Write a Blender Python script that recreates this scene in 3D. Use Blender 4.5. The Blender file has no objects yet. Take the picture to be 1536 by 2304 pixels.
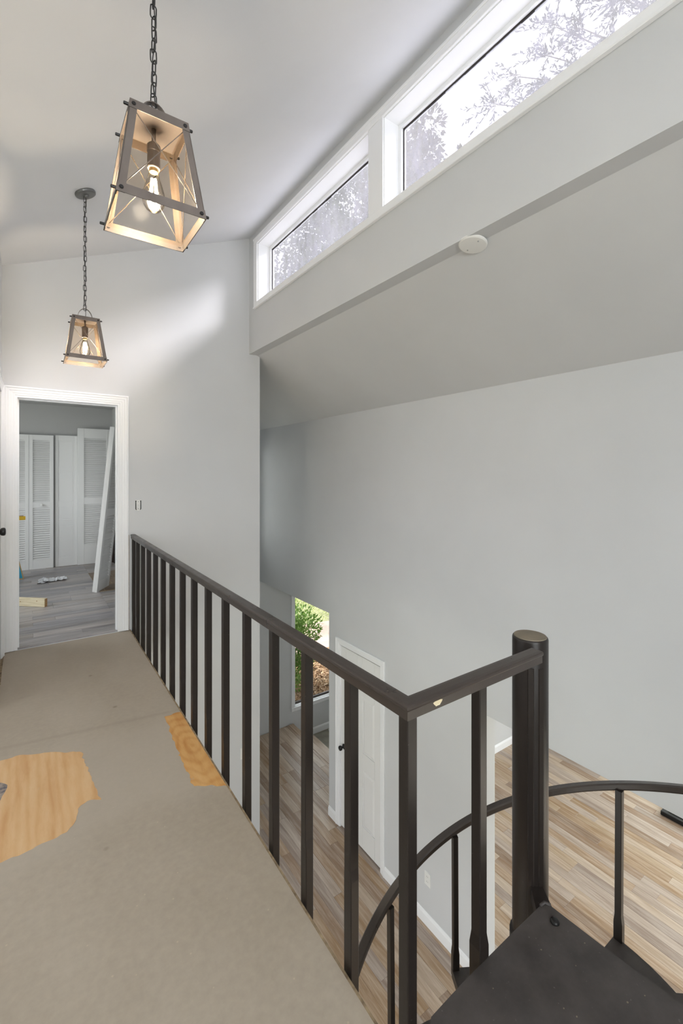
import bpy, bmesh, math, random
from mathutils import Vector, Matrix, noise
random.seed(7)
SC = bpy.context.scene
COL = SC.collection
R = math.radians
pi = math.pi

# ------------------------------------------------------------------ camera
cam = bpy.data.objects.new('camera', bpy.data.cameras.new('camera'))
COL.objects.link(cam)
cam.data.sensor_fit = 'HORIZONTAL'
cam.data.sensor_width = 36.0
cam.data.lens = 36.0 * 1005.0 / 1536.0
cam.data.shift_y = -86.0 / 1536.0
cam.data.clip_start = 0.02
cam.data.clip_end = 300
cam.location = (0, 0, 1.41)
cam.rotation_euler = (R(90), 0, -math.atan(706 / 1005.0))
SC.camera = cam

# ------------------------------------------------------------------ world, sun, exposure
w = bpy.data.worlds.new('sky'); SC.world = w; w.use_nodes = True
bg = w.node_tree.nodes['Background']
bg.inputs[0].default_value = (0.93, 0.96, 1.0, 1)
bg.inputs[1].default_value = 1.8
sun = bpy.data.objects.new('sun_offscreen', bpy.data.lights.new('sun_offscreen', 'SUN'))
COL.objects.link(sun)
sun.data.energy = 10.0
sun.data.angle = R(17)
sun.data.color = (1.0, 0.975, 0.94)
sun.rotation_euler = Vector((-1.0, 0.75, -0.78)).to_track_quat('-Z', 'Y').to_euler()


def portal(loc, size_x, size_y, direction, name='window_portal'):
    # marks a window opening for the sky light sampler; gives no light of its own
    l = bpy.data.lights.new(name, 'AREA')
    l.shape = 'RECTANGLE'; l.size = size_x; l.size_y = size_y
    o = bpy.data.objects.new(name, l); COL.objects.link(o)
    o.location = loc
    o.rotation_euler = Vector(direction).to_track_quat('-Z', 'Y').to_euler()
    l.cycles.is_portal = True
    return o


def opening_light(name, loc, size_x, size_y, direction, watts, color=(.94, .968, 1.0)):
    # daylight in the outer plane of an unseen, assumed window behind or beside the camera
    l = bpy.data.lights.new(name, 'AREA')
    l.shape = 'RECTANGLE'; l.size = size_x; l.size_y = size_y; l.energy = watts; l.color = color
    o = bpy.data.objects.new(name, l); COL.objects.link(o)
    o.location = loc
    o.rotation_euler = Vector(direction).to_track_quat('-Z', 'Y').to_euler()
    return o


opening_light('window_loft_back_offscreen', (-.425, -3.12, 1.65), 1.85, 1.5, (0, 1, 0), 84)  # fill added to brighten the end wall, through an assumed window
opening_light('window_lower_left_offscreen', (-2.12, 2.1, -1.485), 3.6, 1.73, (1, 0, 0), 36)  # added fill for the lower far wall; the window here is assumed
opening_light('window_living_right_offscreen', (7.72, .1, -1.55), 3.4, 2.1, (-1, 0, 0), 104)
opening_light('window_bedroom_left_offscreen', (-2.12, 6.25, 1.4), 1.9, 1.4, (1, 0, 0), 24)

vs = SC.view_settings
vs.view_transform = 'Standard'; vs.look = 'None'; vs.gamma = 1.0
vs.use_curve_mapping = False
vs.exposure = 0.78

# ------------------------------------------------------------------ materials


class NT:
    def __init__(s, name):
        s.m = bpy.data.materials.new(name); s.m.use_nodes = True
        s.t = s.m.node_tree; s.n = s.t.nodes; s.b = s.n['Principled BSDF']
        s.out = s.n['Material Output']

    def add(s, typ, **kw):
        n = s.n.new(typ)
        for k, v in kw.items():
            setattr(n, k, v)
        return n

    def link(s, a, b):
        s.t.links.new(a, b)

    def coord(s, which='Object'):
        return s.add('ShaderNodeTexCoord').outputs[which]

    def mapping(s, src, scale=(1, 1, 1), loc=(0, 0, 0), rot=(0, 0, 0)):
        m = s.add('ShaderNodeMapping')
        m.inputs['Scale'].default_value = scale
        m.inputs['Location'].default_value = loc
        m.inputs['Rotation'].default_value = rot
        s.link(src, m.inputs['Vector']); return m.outputs[0]

    def noise(s, vec, scale=5, detail=4, rough=.55, dist=0.0):
        n = s.add('ShaderNodeTexNoise')
        n.inputs['Scale'].default_value = scale; n.inputs['Detail'].default_value = detail
        n.inputs['Roughness'].default_value = rough; n.inputs['Distortion'].default_value = dist
        if vec is not None:
            s.link(vec, n.inputs['Vector'])
        return n.outputs['Fac']

    def ramp(s, fac, stops, interp='LINEAR'):
        r = s.add('ShaderNodeValToRGB'); r.color_ramp.interpolation = interp
        e = r.color_ramp.elements
        while len(e) < len(stops):
            e.new(0.5)
        for i, (p, c) in enumerate(stops):
            e[i].position = p
            e[i].color = (c, c, c, 1) if not isinstance(c, (tuple, list)) else (*c, 1)
        s.link(fac, r.inputs[0]); return r.outputs[0]

    def mix(s, fac, a, b, mode='MIX'):
        m = s.add('ShaderNodeMix', data_type='RGBA', blend_type=mode)
        for sock, v in ((m.inputs[0], fac), (m.inputs[6], a), (m.inputs[7], b)):
            if hasattr(v, 'is_linked') or hasattr(v, 'links'):
                s.link(v, sock)
            elif isinstance(v, (int, float)):
                sock.default_value = v
            else:
                sock.default_value = (*v, 1)
        return m.outputs[2]

    def math(s, op, a, b=0.0, c=None):
        m = s.add('ShaderNodeMath', operation=op)
        for i, v in enumerate((a, b) if c is None else (a, b, c)):
            if hasattr(v, 'links'):
                s.link(v, m.inputs[i])
            else:
                m.inputs[i].default_value = v
        return m.outputs[0]

    def bump(s, h, strength=.1, dist=.01):
        b = s.add('ShaderNodeBump')
        b.inputs['Strength'].default_value = strength; b.inputs['Distance'].default_value = dist
        s.link(h, b.inputs['Height']); s.link(b.outputs[0], s.b.inputs['Normal'])

    def col(s, v):
        if hasattr(v, 'links'):
            s.link(v, s.b.inputs['Base Color'])
        else:
            s.b.inputs['Base Color'].default_value = (*v, 1)

    def set(s, rough=None, metal=None, spec=None, **kw):
        if rough is not None:
            if hasattr(rough, 'links'):
                s.link(rough, s.b.inputs['Roughness'])
            else:
                s.b.inputs['Roughness'].default_value = rough
        if metal is not None:
            s.b.inputs['Metallic'].default_value = metal
        if spec is not None:
            s.b.inputs['Specular IOR Level'].default_value = spec
        for k, v in kw.items():
            s.b.inputs[k].default_value = v
        return s


def srgb(r, g, b):
    f = lambda c: (c / 255 / 12.92) if c <= 10.3 else (((c / 255) + .055) / 1.055) ** 2.4
    return (f(r), f(g), f(b))


M = {}


def paint(name, c, rough=.6, orange=.05, var=.03):
    t = NT(name); co = t.coord()
    n = t.noise(co, 1.3, 3)
    a = tuple(x * (1 - var) for x in c); b = tuple(min(1, x * (1 + var)) for x in c)
    t.col(t.ramp(n, [(.3, a), (.7, b)]))
    t.set(rough=rough, spec=.3)
    if orange:
        t.bump(t.noise(co, 220, 2), orange, .004)
    M[name] = t.m


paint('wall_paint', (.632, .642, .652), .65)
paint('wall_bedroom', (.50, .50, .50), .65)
paint('ceiling_paint', (.775, .79, .82), .75, .08)
paint('trim_white', (.90, .91, .925), .32, 0, .015)
paint('door_white', (.83, .83, .82), .38, 0, .015)
paint('louver_white', (.80, .80, .795), .45, 0, .015)
paint('plastic_white', (.82, .82, .80), .35, 0, .01)


def wear_metal(name, c1, c2, rough=.38, metal=0.0, spec=.5, scratch=True):
    t = NT(name); co = t.coord()
    n = t.noise(t.mapping(co, (1, 1, .25)), 9, 6, .65)
    base = t.ramp(n, [(.3, c1), (.75, c2)])
    if scratch:
        sp = t.noise(co, 140, 2, .4)
        k = t.ramp(sp, [(.74, 0.0), (.79, 1.0)])
        base = t.mix(t.math('MULTIPLY', k, .35), base, (.22, .20, .18))
    t.col(base)
    t.set(rough=t.ramp(n, [(.25, rough - .08), (.8, rough + .14)]), metal=metal, spec=spec)
    t.bump(t.noise(co, 60, 3), .06, .003)
    M[name] = t.m


wear_metal('railing_brown', (.015, .0112, .0095), (.022, .0165, .014), .34, 0, .42)
wear_metal('tread_brown', (.042, .036, .034), (.085, .073, .069), .44, 0, .4)
wear_metal('handrail_brown', (.042, .032, .0275), (.052, .040, .034), .30, 0, .5)
wear_metal('bronze', (.14, .118, .104), (.20, .172, .152), .36, .5, .5, False)
wear_metal('chain_iron', (.035, .034, .034), (.075, .072, .07), .4, .6, .5, False)
wear_metal('canopy_iron', (.14, .14, .135), (.2, .2, .195), .42, .5, .5, False)
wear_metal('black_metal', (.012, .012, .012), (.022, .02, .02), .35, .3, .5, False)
wear_metal('cap_tan', (.16, .135, .10), (.26, .22, .165), .6, .0, .3)
wear_metal('dark_trim', (.028, .018, .014), (.05, .032, .025), .4, 0, .4, False)

t = NT('gap_black'); t.col((.012, .011, .010)); t.set(rough=.9); M['gap_black'] = t.m
t = NT('gasket_black'); t.col((.018, .014, .013)); t.set(rough=.7); M['gasket_black'] = t.m

# loft subfloor: skim coat with a sheet joint and stains
t = NT('subfloor'); co = t.coord()
big = t.noise(t.mapping(co, (1.0, .55, 1)), 1.7, 5, .6)
fine = t.noise(co, 38, 4, .6)
base = t.ramp(big, [(.25, srgb(160, 148, 133)), (.5, srgb(172, 161, 147)), (.78, srgb(182, 172, 158))])
base = t.mix(.22, base, t.ramp(fine, [(.3, srgb(150, 138, 120)), (.7, srgb(190, 178, 160))]))
sep = t.add('ShaderNodeSeparateXYZ'); t.link(co, sep.inputs[0])
wob = t.noise(co, 3.2, 3)
# paler scraped coat between the bare plywood spots
scr = t.math('SUBTRACT', 1.0, t.math('ABSOLUTE', t.math('MULTIPLY', t.math('SUBTRACT', t.math('ADD', sep.outputs[1], t.math('MULTIPLY', wob, .3)), 2.5), 2.3)))
scr = t.math('MULTIPLY', t.math('MINIMUM', t.math('MAXIMUM', t.math('MULTIPLY', scr, 3), 0), 1), .4)
base = t.mix(scr, base, srgb(184, 174, 160))
# sheet joints across the hall
for y0, tilt in ((2.86, -.16),):
    ln = t.math('ADD', t.math('SUBTRACT', sep.outputs[1], y0), t.math('MULTIPLY', sep.outputs[0], -tilt))
    ln = t.math('SUBTRACT', 1.0, t.math('MULTIPLY', t.math('ABSOLUTE', ln), 40.0))
    ln = t.math('MULTIPLY', t.math('MAXIMUM', ln, 0), .16)
    base = t.mix(ln, base, srgb(128, 116, 98))
# a few dark spots and flecks
vor = t.add('ShaderNodeTexVoronoi'); vor.inputs['Scale'].default_value = 3.1; t.link(co, vor.inputs['Vector'])
base = t.mix(t.ramp(vor.outputs['Distance'], [(.02, .55), (.05, 0.0)]), base, srgb(120, 110, 90))
vor2 = t.add('ShaderNodeTexVoronoi'); vor2.inputs['Scale'].default_value = 17; t.link(co, vor2.inputs['Vector'])
base = t.mix(t.ramp(vor2.outputs['Distance'], [(.035, .4), (.06, 0.0)]), base, srgb(205, 190, 165))
t.col(base); t.set(rough=t.ramp(fine, [(.3, .5), (.7, .68)]), spec=.3)
t.bump(big, .25, .006); M['subfloor'] = t.m

t = NT('edge_dust'); co = t.coord()
t.col(t.ramp(t.noise(co, 30, 4), [(.3, srgb(95, 78, 60)), (.7, srgb(168, 148, 118))])); t.set(rough=.8); M['edge_dust'] = t.m

# bare plywood
for nm, rings, pale, mid_, deep in (('plywood', False, srgb(220, 186, 142), srgb(215, 175, 128), srgb(203, 157, 108)), ('plywood_orange', True, srgb(218, 174, 116), srgb(210, 160, 98), srgb(193, 136, 74))):
    t = NT(nm); co = t.coord()
    wv = t.add('ShaderNodeTexWave', wave_type='RINGS' if rings else 'BANDS')
    if rings:
        wv.rings_direction = 'Z'
    else:
        wv.bands_direction = 'X'
    wv.inputs['Scale'].default_value = 9.0 if rings else 8.0
    wv.inputs['Distortion'].default_value = 5.0 if rings else 7.0; wv.inputs['Detail'].default_value = 3
    wv.inputs['Detail Scale'].default_value = 1.2
    t.link(t.mapping(co, (1, .45, 1), (-.70, -1.05, 0)) if rings else t.mapping(co, (1, .14, 1)), wv.inputs['Vector'])
    gr = t.noise(t.mapping(co, (90, 9, 1)), 3, 5, .6)
    blot = t.noise(t.mapping(co, (9, 1.6, 1)), 2, 4, .6)
    c = t.ramp(wv.outputs['Fac'], [(.0, deep), (.35, mid_), (.8, pale)])
    c = t.mix(.68, c, t.ramp(blot, [(.35, deep), (.5, mid_), (.7, pale)]))
    c = t.mix(t.math('MULTIPLY', t.ramp(gr, [(.55, 0.0), (.72, 1.0)]), .35), c, deep)
    pt = t.noise(co, 9, 5, .6)
    c = t.mix(t.ramp(pt, [(.68, 0.0), (.75, .6)]), c, srgb(184, 172, 156))
    t.col(c); t.set(rough=.6, spec=.3); t.bump(gr, .15, .002); M[nm] = t.m
t = NT('adhesive_stain'); co = t.coord()
t.col(t.ramp(t.noise(co, 40, 5), [(.35, srgb(96, 92, 100)), (.65, srgb(172, 158, 142))])); t.set(rough=.75); M['adhesive_stain'] = t.m


def laminate(name, stops, axis='Y', rough=.3):
    t = NT(name); co = t.coord('Object')
    oi = t.add('ShaderNodeObjectInfo')
    off = t.add('ShaderNodeVectorMath', operation='SCALE'); off.inputs[0].default_value = (17.3, 31.7, 11.1)
    t.link(oi.outputs['Random'], off.inputs['Scale'])
    ad = t.add('ShaderNodeVectorMath', operation='ADD'); t.link(co, ad.inputs[0]); t.link(off.outputs[0], ad.inputs[1])
    sc = (11, .8, 1) if axis == 'Y' else (.8, 11, 1)
    g1 = t.noise(t.mapping(ad.outputs[0], sc), 2.6, 7, .62, .6)
    sc2 = (60, 2.2, 1) if axis == 'Y' else (2.2, 60, 1)
    g2 = t.noise(t.mapping(ad.outputs[0], sc2), 2.0, 5, .6)
    base = t.ramp(oi.outputs['Random'], stops, 'CONSTANT')
    dark = t.mix(1.0, base, (.60, .56, .54), 'MULTIPLY')
    lite = t.mix(.5, base, (.88, .83, .77), 'SCREEN')
    c = t.mix(t.ramp(g1, [(.38, 0.0), (.62, 1.0)]), dark, lite)
    c = t.mix(.45, base, c)
    c = t.mix(t.math('MULTIPLY', t.ramp(g2, [(.42, 1.0), (.6, 0.0)]), .28), c, dark)
    t.col(c); t.set(rough=t.ramp(g2, [(.3, rough + .1), (.7, rough)]), spec=.45)
    t.bump(g2, .08, .002); M[name] = t.m


laminate('laminate_warm', [(0, srgb(186, 158, 128)), (.12, srgb(202, 180, 156)), (.25, srgb(170, 142, 116)), (.37, srgb(194, 176, 160)),
                           (.5, srgb(180, 150, 116)), (.6, srgb(176, 158, 144)), (.72, srgb(206, 186, 164)), (.84, srgb(158, 132, 108)), (.93, srgb(190, 164, 132))])
laminate('laminate_grey', [(0, srgb(158, 154, 156)), (.15, srgb(176, 172, 172)), (.3, srgb(140, 136, 138)), (.45, srgb(168, 160, 156)),
                           (.6, srgb(150, 148, 154)), (.75, srgb(184, 178, 176)), (.9, srgb(144, 136, 130))], 'X')


def wood(name, a, b, sc=(3, 40, 40), rough=.6):
    t = NT(name); co = t.coord()
    g = t.noise(t.mapping(co, sc), 1.5, 6, .6, .5)
    t.col(t.ramp(g, [(.3, a), (.7, b)])); t.set(rough=rough, spec=.3); t.bump(g, .08, .002); M[name] = t.m


wood('lumber_pine', srgb(214, 198, 160), srgb(240, 228, 200), (4, 40, 40))
wood('lumber_end', srgb(150, 112, 72), srgb(196, 158, 112), (60, 60, 60))


def plain(name, c, rough=.5, metal=0, spec=.4, varamt=.12, sc=12):
    t = NT(name); co = t.coord()
    t.col(t.ramp(t.noise(co, sc, 4), [(.3, tuple(x * (1 - varamt) for x in c)), (.7, tuple(min(1, x * (1 + varamt)) for x in c))]))
    t.set(rough=rough, metal=metal, spec=spec); M[name] = t.m


plain('tile_brown', srgb(138, 118, 98), .4, 0, .4, .22, 9)
plain('grout', srgb(190, 176, 150), .8)
plain('slate', srgb(190, 190, 188), .35, 0, .5, .25, 6)
plain('slate_dark', srgb(150, 146, 134), .4, 0, .5, .25, 6)
plain('yellow_plastic', srgb(226, 184, 40), .4)
plain('blue_card', srgb(58, 150, 182), .5, 0, .3, .18, 30)
plain('card_tan', srgb(186, 156, 108), .7)
plain('paper_white', srgb(226, 228, 232), .6, 0, .3, .05)
plain('hearth_black', (.012, .012, .012), .5)
plain('brass', (.55, .42, .2), .3, 1)
plain('silver', (.5, .5, .5), .3, 1)
plain('shelf_dark', (.02, .015, .012), .5)
plain('concrete_path', srgb(150, 128, 118), .9, 0, .2, .14, 5)
plain('soil', srgb(122, 96, 74), .95, 0, .1, .3, 20)
plain('ground_turf', (.20, .20, .12), .95, 0, .1, .3, 3)
plain('bark', srgb(96, 82, 70), .9, 0, .1, .3, 20)


def foliage(name, a, b, c, trans=.35):
    t = NT(name); co = t.coord()
    n = t.noise(co, 2.6, 3); n2 = t.noise(co, 31, 2)
    cc = t.mix(.5, t.ramp(n, [(.3, a), (.5, b), (.7, c)]), t.ramp(n2, [(.3, a), (.5, b), (.7, c)]))
    t.col(cc); t.set(rough=.5, spec=.3)
    tr = t.add('ShaderNodeBsdfTranslucent'); t.link(cc, tr.inputs[0])
    ms = t.add('ShaderNodeMixShader'); ms.inputs[0].default_value = trans
    t.link(t.b.outputs[0], ms.inputs[1]); t.link(tr.outputs[0], ms.inputs[2]); t.link(ms.outputs[0], t.out.inputs[0])
    M[name] = t.m


foliage('leaf_green', (.03, .075, .012), (.09, .17, .03), (.22, .33, .07))
foliage('leaf_tree', (.035, .05, .025), (.07, .095, .045), (.12, .145, .07), .4)
foliage('leaf_tree_warm', (.06, .052, .035), (.10, .09, .055), (.15, .135, .08), .4)
foliage('leaf_branch', (.02, .024, .028), (.035, .04, .042), (.05, .06, .055), .4)
foliage('leaf_litter', (.10, .055, .03), (.30, .19, .11), (.60, .46, .30), .15)
foliage('grass_green', (.10, .15, .035), (.24, .30, .08), (.40, .42, .15), .3)

# ------------------------------------------------------------------ glass


def clear_glass(name, tint=(1, 1, 1), gloss=.06, rough=.02):
    t = NT(name); t.n.remove(t.b)
    tr = t.add('ShaderNodeBsdfTransparent'); tr.inputs[0].default_value = (*tint, 1)
    gl = t.add('ShaderNodeBsdfGlossy'); gl.inputs['Roughness'].default_value = rough
    ms = t.add('ShaderNodeMixShader')
    fr = t.add('ShaderNodeLayerWeight'); fr.inputs['Blend'].default_value = .15
    t.link(t.math('MULTIPLY', fr.outputs['Fresnel'], gloss / .06), ms.inputs[0])
    t.link(tr.outputs[0], ms.inputs[1]); t.link(gl.outputs[0], ms.inputs[2]); t.link(ms.outputs[0], t.out.inputs[0])
    M[name] = t.m


clear_glass('window_glass', (.97, .98, .97), .03)
clear_glass('bulb_glass', (1, .97, .92), .05)
clear_glass('lantern_glass', (.97, .935, .89), .004, .2)

# weathered clerestory glass: part clear, part milky film with streaks
t = NT('weathered_glass'); t.n.remove(t.b); co = t.coord()
st = t.noise(t.mapping(co, (1, 5, 1.6), rot=(R(24), 0, 0)), 5, 6, .65)
cl = t.noise(co, 1.6, 4, .6)
fac = t.math('ADD', t.math('MULTIPLY', t.ramp(st, [(.3, 0.0), (.75, 1.0)]), .035), t.math('MULTIPLY', t.ramp(cl, [(.3, 0.0), (.7, 1.0)]), .07))
fac = t.math('ADD', fac, .07)
tr = t.add('ShaderNodeBsdfTransparent'); tr.inputs[0].default_value = (.55, .545, .57, 1)
tl = t.add('ShaderNodeBsdfTranslucent'); t.link(t.ramp(st, [(.35, (.70, .70, .73)), (.7, (.72, .71, .82))]), tl.inputs[0])
ms = t.add('ShaderNodeMixShader'); t.link(fac, ms.inputs[0])
t.link(tr.outputs[0], ms.inputs[1]); t.link(tl.outputs[0], ms.inputs[2]); t.link(ms.outputs[0], t.out.inputs[0])
M['weathered_glass'] = t.m

t = NT('filament'); t.b.inputs['Emission Color'].default_value = (1.0, .87, .66, 1)
t.b.inputs['Emission Strength'].default_value = 160; t.col((1, .8, .5)); M['filament'] = t.m

# ------------------------------------------------------------------ mesh helpers


def mk(name, verts, faces, mat, parent=None, local=False, smooth=False):
    off = Vector((0, 0, 0))
    if parent is not None and not local:
        p = parent
        while p is not None:
            off += p.location; p = p.parent
    me = bpy.data.meshes.new(name)
    me.from_pydata([tuple(Vector(v) - off) for v in verts], [], faces)
    me.update()
    if smooth:
        for p in me.polygons:
            p.use_smooth = True
    o = bpy.data.objects.new(name, me); COL.objects.link(o)
    mats = mat if isinstance(mat, (list, tuple)) else [mat]
    for m_ in mats:
        me.materials.append(M[m_])
    if parent is not None:
        o.parent = parent
    return o


class G:
    """collects geometry for ONE mesh"""

    def __init__(s):
        s.v = []; s.f = []

    def addm(s, vs_, fs):
        k = len(s.v); s.v += [tuple(x) for x in vs_]; s.f += [tuple(i + k for i in f) for f in fs]; return s

    def box(s, x0, x1, y0, y1, z0, z1):
        vs_ = [(x0, y0, z0), (x1, y0, z0), (x1, y1, z0), (x0, y1, z0), (x0, y0, z1), (x1, y0, z1), (x1, y1, z1), (x0, y1, z1)]
        return s.addm(vs_, [(3, 2, 1, 0), (4, 5, 6, 7), (0, 1, 5, 4), (1, 2, 6, 5), (2, 3, 7, 6), (3, 0, 4, 7)])

    def rbox(s, x0, x1, y0, y1, z0, z1, b=.003, seg=1):
        bm = bmesh.new(); bmesh.ops.create_cube(bm, size=1)
        for v in bm.verts:
            v.co = ((x0 + x1) / 2 + v.co.x * (x1 - x0), (y0 + y1) / 2 + v.co.y * (y1 - y0), (z0 + z1) / 2 + v.co.z * (z1 - z0))
        bmesh.ops.bevel(bm, geom=bm.edges[:], offset=b, segments=seg, affect='EDGES')
        return s.bm(bm)

    def bm(s, bm):
        bm.verts.ensure_lookup_table(); bm.verts.index_update()
        s.addm([v.co.copy() for v in bm.verts], [[v.index for v in f.verts] for f in bm.faces]); bm.free(); return s

    def prism(s, poly, axis, a, b):
        """poly in the two other axes (ordered), extruded along axis from a to b"""
        n = len(poly)

        def P(p, t):
            return {'X': (t, p[0], p[1]), 'Y': (p[0], t, p[1]), 'Z': (p[0], p[1], t)}[axis]
        vs_ = [P(p, a) for p in poly] + [P(p, b) for p in poly]
        fs = [tuple(range(n - 1, -1, -1)), tuple(range(n, 2 * n))] + [(i, (i + 1) % n, n + (i + 1) % n, n + i) for i in range(n)]
        ar = sum(poly[i][0] * poly[(i + 1) % n][1] - poly[(i + 1) % n][0] * poly[i][1] for i in range(n))
        flip = (ar < 0) != (axis == 'Y') if True else False
        if (b < a):
            flip = not flip
        if flip:
            fs = [tuple(reversed(f)) for f in fs]
        return s.addm(vs_, fs)

    def tube(s, pts, r, seg=8, closed=False, cap=True):
        pts = [Vector(p) for p in pts]; n = len(pts); k = len(s.v); rings = []
        rr = r if isinstance(r, (list, tuple)) else [r] * n
        up = None
        for i, p in enumerate(pts):
            if closed:
                d = (pts[(i + 1) % n] - pts[i - 1]).normalized()
            else:
                d = (pts[min(i + 1, n - 1)] - pts[max(i - 1, 0)]).normalized()
            if up is None:
                up = d.orthogonal().normalized()
            up = (up - d * up.dot(d)).normalized(); sd = d.cross(up)
            for j in range(seg):
                a = 2 * pi * j / seg
                s.v.append(tuple(p + (up * math.cos(a) + sd * math.sin(a)) * rr[i]))
        m = n if closed else n - 1
        for i in range(m):
            for j in range(seg):
                a = k + i * seg + j; b = k + i * seg + (j + 1) % seg
                c = k + ((i + 1) % n) * seg + (j + 1) % seg; d = k + ((i + 1) % n) * seg + j
                s.f.append((a, b, c, d))
        if not closed and cap:
            s.f.append(tuple(k + j for j in reversed(range(seg)))); s.f.append(tuple(k + (n - 1) * seg + j for j in range(seg)))
        return s

    def lathe(s, prof, c, seg=24, axis=(0, 0, 1)):
        """prof = [(r, h)], around axis through c"""
        q = Vector((0, 0, 1)).rotation_difference(Vector(axis)); c = Vector(c); k = len(s.v); n = len(prof)
        for r_, h in prof:
            for j in range(seg):
                a = 2 * pi * j / seg
                s.v.append(tuple(c + q @ Vector((r_ * math.cos(a), r_ * math.sin(a), h))))
        for i in range(n - 1):
            for j in range(seg):
                s.f.append((k + i * seg + j, k + i * seg + (j + 1) % seg, k + (i + 1) * seg + (j + 1) % seg, k + (i + 1) * seg + j))
        s.f.append(tuple(k + j for j in reversed(range(seg)))); s.f.append(tuple(k + (n - 1) * seg + j for j in range(seg)))
        return s

    def sweep(s, prof, frames, cap=True):
        """prof [(a,b)], frames [(origin, avec, bvec)]"""
        k = len(s.v); n = len(prof)
        for o, a, b in frames:
            for p in prof:
                s.v.append(tuple(Vector(o) + Vector(a) * p[0] + Vector(b) * p[1]))
        for i in range(len(frames) - 1):
            for j in range(n):
                s.f.append((k + i * n + j, k + i * n + (j + 1) % n, k + (i + 1) * n + (j + 1) % n, k + (i + 1) * n + j))
        if cap:
            s.f.append(tuple(k + j for j in reversed(range(n)))); s.f.append(tuple(k + (len(frames) - 1) * n + j for j in range(n)))
        return s

    def obj(s, name, mat, parent=None, local=False, smooth=False, fix=True):
        o = mk(name, s.v, s.f, mat, parent, local, smooth)
        if fix:
            bm = bmesh.new(); bm.from_mesh(o.data); bmesh.ops.recalc_face_normals(bm, faces=bm.faces); bm.to_mesh(o.data); bm.free()
        return o


def struct(o):
    o['kind'] = 'structure'; return o


def tag(o, label, cat, group=None):
    o['label'] = label; o['category'] = cat
    if group:
        o['group'] = group
    return o


def thing(name, label, cat, loc=(0, 0, 0), rotz=0, group=None):
    o = bpy.data.objects.new(name, None); COL.objects.link(o); o.empty_display_size = .1
    o.location = loc; o.rotation_euler = (0, 0, rotz)
    return tag(o, label, cat, group)


def dup(o, parent=None):
    c = o.copy(); COL.objects.link(c)
    if parent is not None:
        c.parent = parent
    for ch in list(o.children):
        if ch is not c:
            dup(ch, c)
    return c


# ------------------------------------------------------------------ key dimensions
YE = 4.40          # end wall (doorway)
ZL = -2.647        # lower floor
XC = 1.905         # clerestory wall face
ZB = 2.666         # underside of clerestory wall
XF = 2.94          # far wall face
TH = .12


def zceil(x):
    return 3.045 + .404 * (x + .165)


def zslope(x):
    return ZB - (x - 2.005) * (ZB - 2.085) / (XF - 2.005)


def railx(y):
    return .7505 + .0088 * (y - .79)


# ------------------------------------------------------------------ setting: floors
fl = G()
fl.prism([(-1.7, -3.0), (.728, -3.0), (.728, .2), (.7325, .90), (.760, YE), (-1.7, YE)], 'Z', -.28, 0.0)
floor_loft = struct(fl.obj('floor_loft', 'subfloor'))

patch1 = [(-.30, 2.70), (-.24, 2.765), (-.17, 2.77), (-.111, 2.759), (-.022, 2.747), (.088, 2.70), (.16, 2.655), (.221, 2.611), (.226, 2.53), (.233, 2.444), (.246, 2.33), (.257, 2.228),
          (.258, 2.184), (.235, 2.198), (.21, 2.202), (.190, 2.19), (.178, 2.172), (.168, 2.14), (.16, 2.111), (.145, 2.083), (.126, 2.06), (.09, 2.058), (.053, 2.052),
          (.025, 2.05), (-.003, 2.042), (-.043, 2.034), (-.082, 2.039), (-.17, 2.035), (-.25, 2.09), (-.31, 2.25), (-.28, 2.45)]
patch2 = [(.654, 2.707), (.70, 2.712), (.7405, 2.713), (.7405, 2.5), (.7385, 2.21), (.7365, 1.95), (.715, 1.958), (.687, 1.984), (.65, 2.012), (.613, 2.029), (.612, 2.07), (.617, 2.117),
          (.620, 2.22), (.625, 2.336), (.636, 2.52)]


def ragged(poly, amp=.013, n=6):
    out = []
    for i, p in enumerate(poly):
        q = poly[(i + 1) % len(poly)]
        for k in range(n):
            u = k / n
            x = p[0] * (1 - u) + q[0] * u; y = p[1] * (1 - u) + q[1] * u
            d = noise.noise(Vector((x * 30, y * 30, 0))) * amp if x < .73 else 0
            out.append((x + d, y + noise.noise(Vector((x * 30 + 9, y * 30, 4))) * amp if x < .73 else y))
    return out


for p, pm in ((patch1, 'plywood'), (patch2, 'plywood_orange')):
    pp = ragged(p); v = [(x, y, .0012) for x, y in pp] + [(x, y, -.001) for x, y in pp]; n = len(pp)
    o = mk('bare_plywood_patch', v, [tuple(range(n))] + [(i, (i + 1) % n, n + (i + 1) % n, n + i) for i in range(n)], pm, floor_loft)
    o['label'] = 'bare orange plywood patch with grain'
st = [(-.135 + .06 * math.cos(a) * (1 + .3 * noise.noise(Vector((math.cos(a) * 2, math.sin(a) * 2, 0)))),
       2.50 + .085 * math.sin(a) * (1 + .3 * noise.noise(Vector((math.cos(a) * 2, math.sin(a) * 2, 3))))) for a in [2 * pi * i / 26 for i in range(26)]]
mk('glue_stain', [(x, y, .0018) for x, y in st], [tuple(range(26))], 'adhesive_stain', floor_loft)
# dusty edge strip along the open side
e = G(); e.prism([(.722, .15), (.7292, .15), (.7337, .90), (.7612, YE), (.753, YE)], 'Z', -.01, .0025)
e.obj('floor_edge_strip', 'edge_dust', floor_loft)
e = G(); e.prism([(-.166, 3.75), (-.148, 3.75), (-.151, 4.02), (-.150, 4.30), (-.14, 4.395), (-.166, 4.395)], 'Z', -.003, .004)
e.obj('floor_edge_strip', 'edge_dust', floor_loft)

# lower floor: slab with separate planks
f2 = G().box(-2.0, 3.5, -3.0, 6.40, ZL - .15, ZL - .012).box(3.5, 7.6, -3.0, 4.03, ZL - .15, ZL - .012)
floor_lower = struct(f2.obj('floor_lower', 'laminate_warm'))


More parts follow.
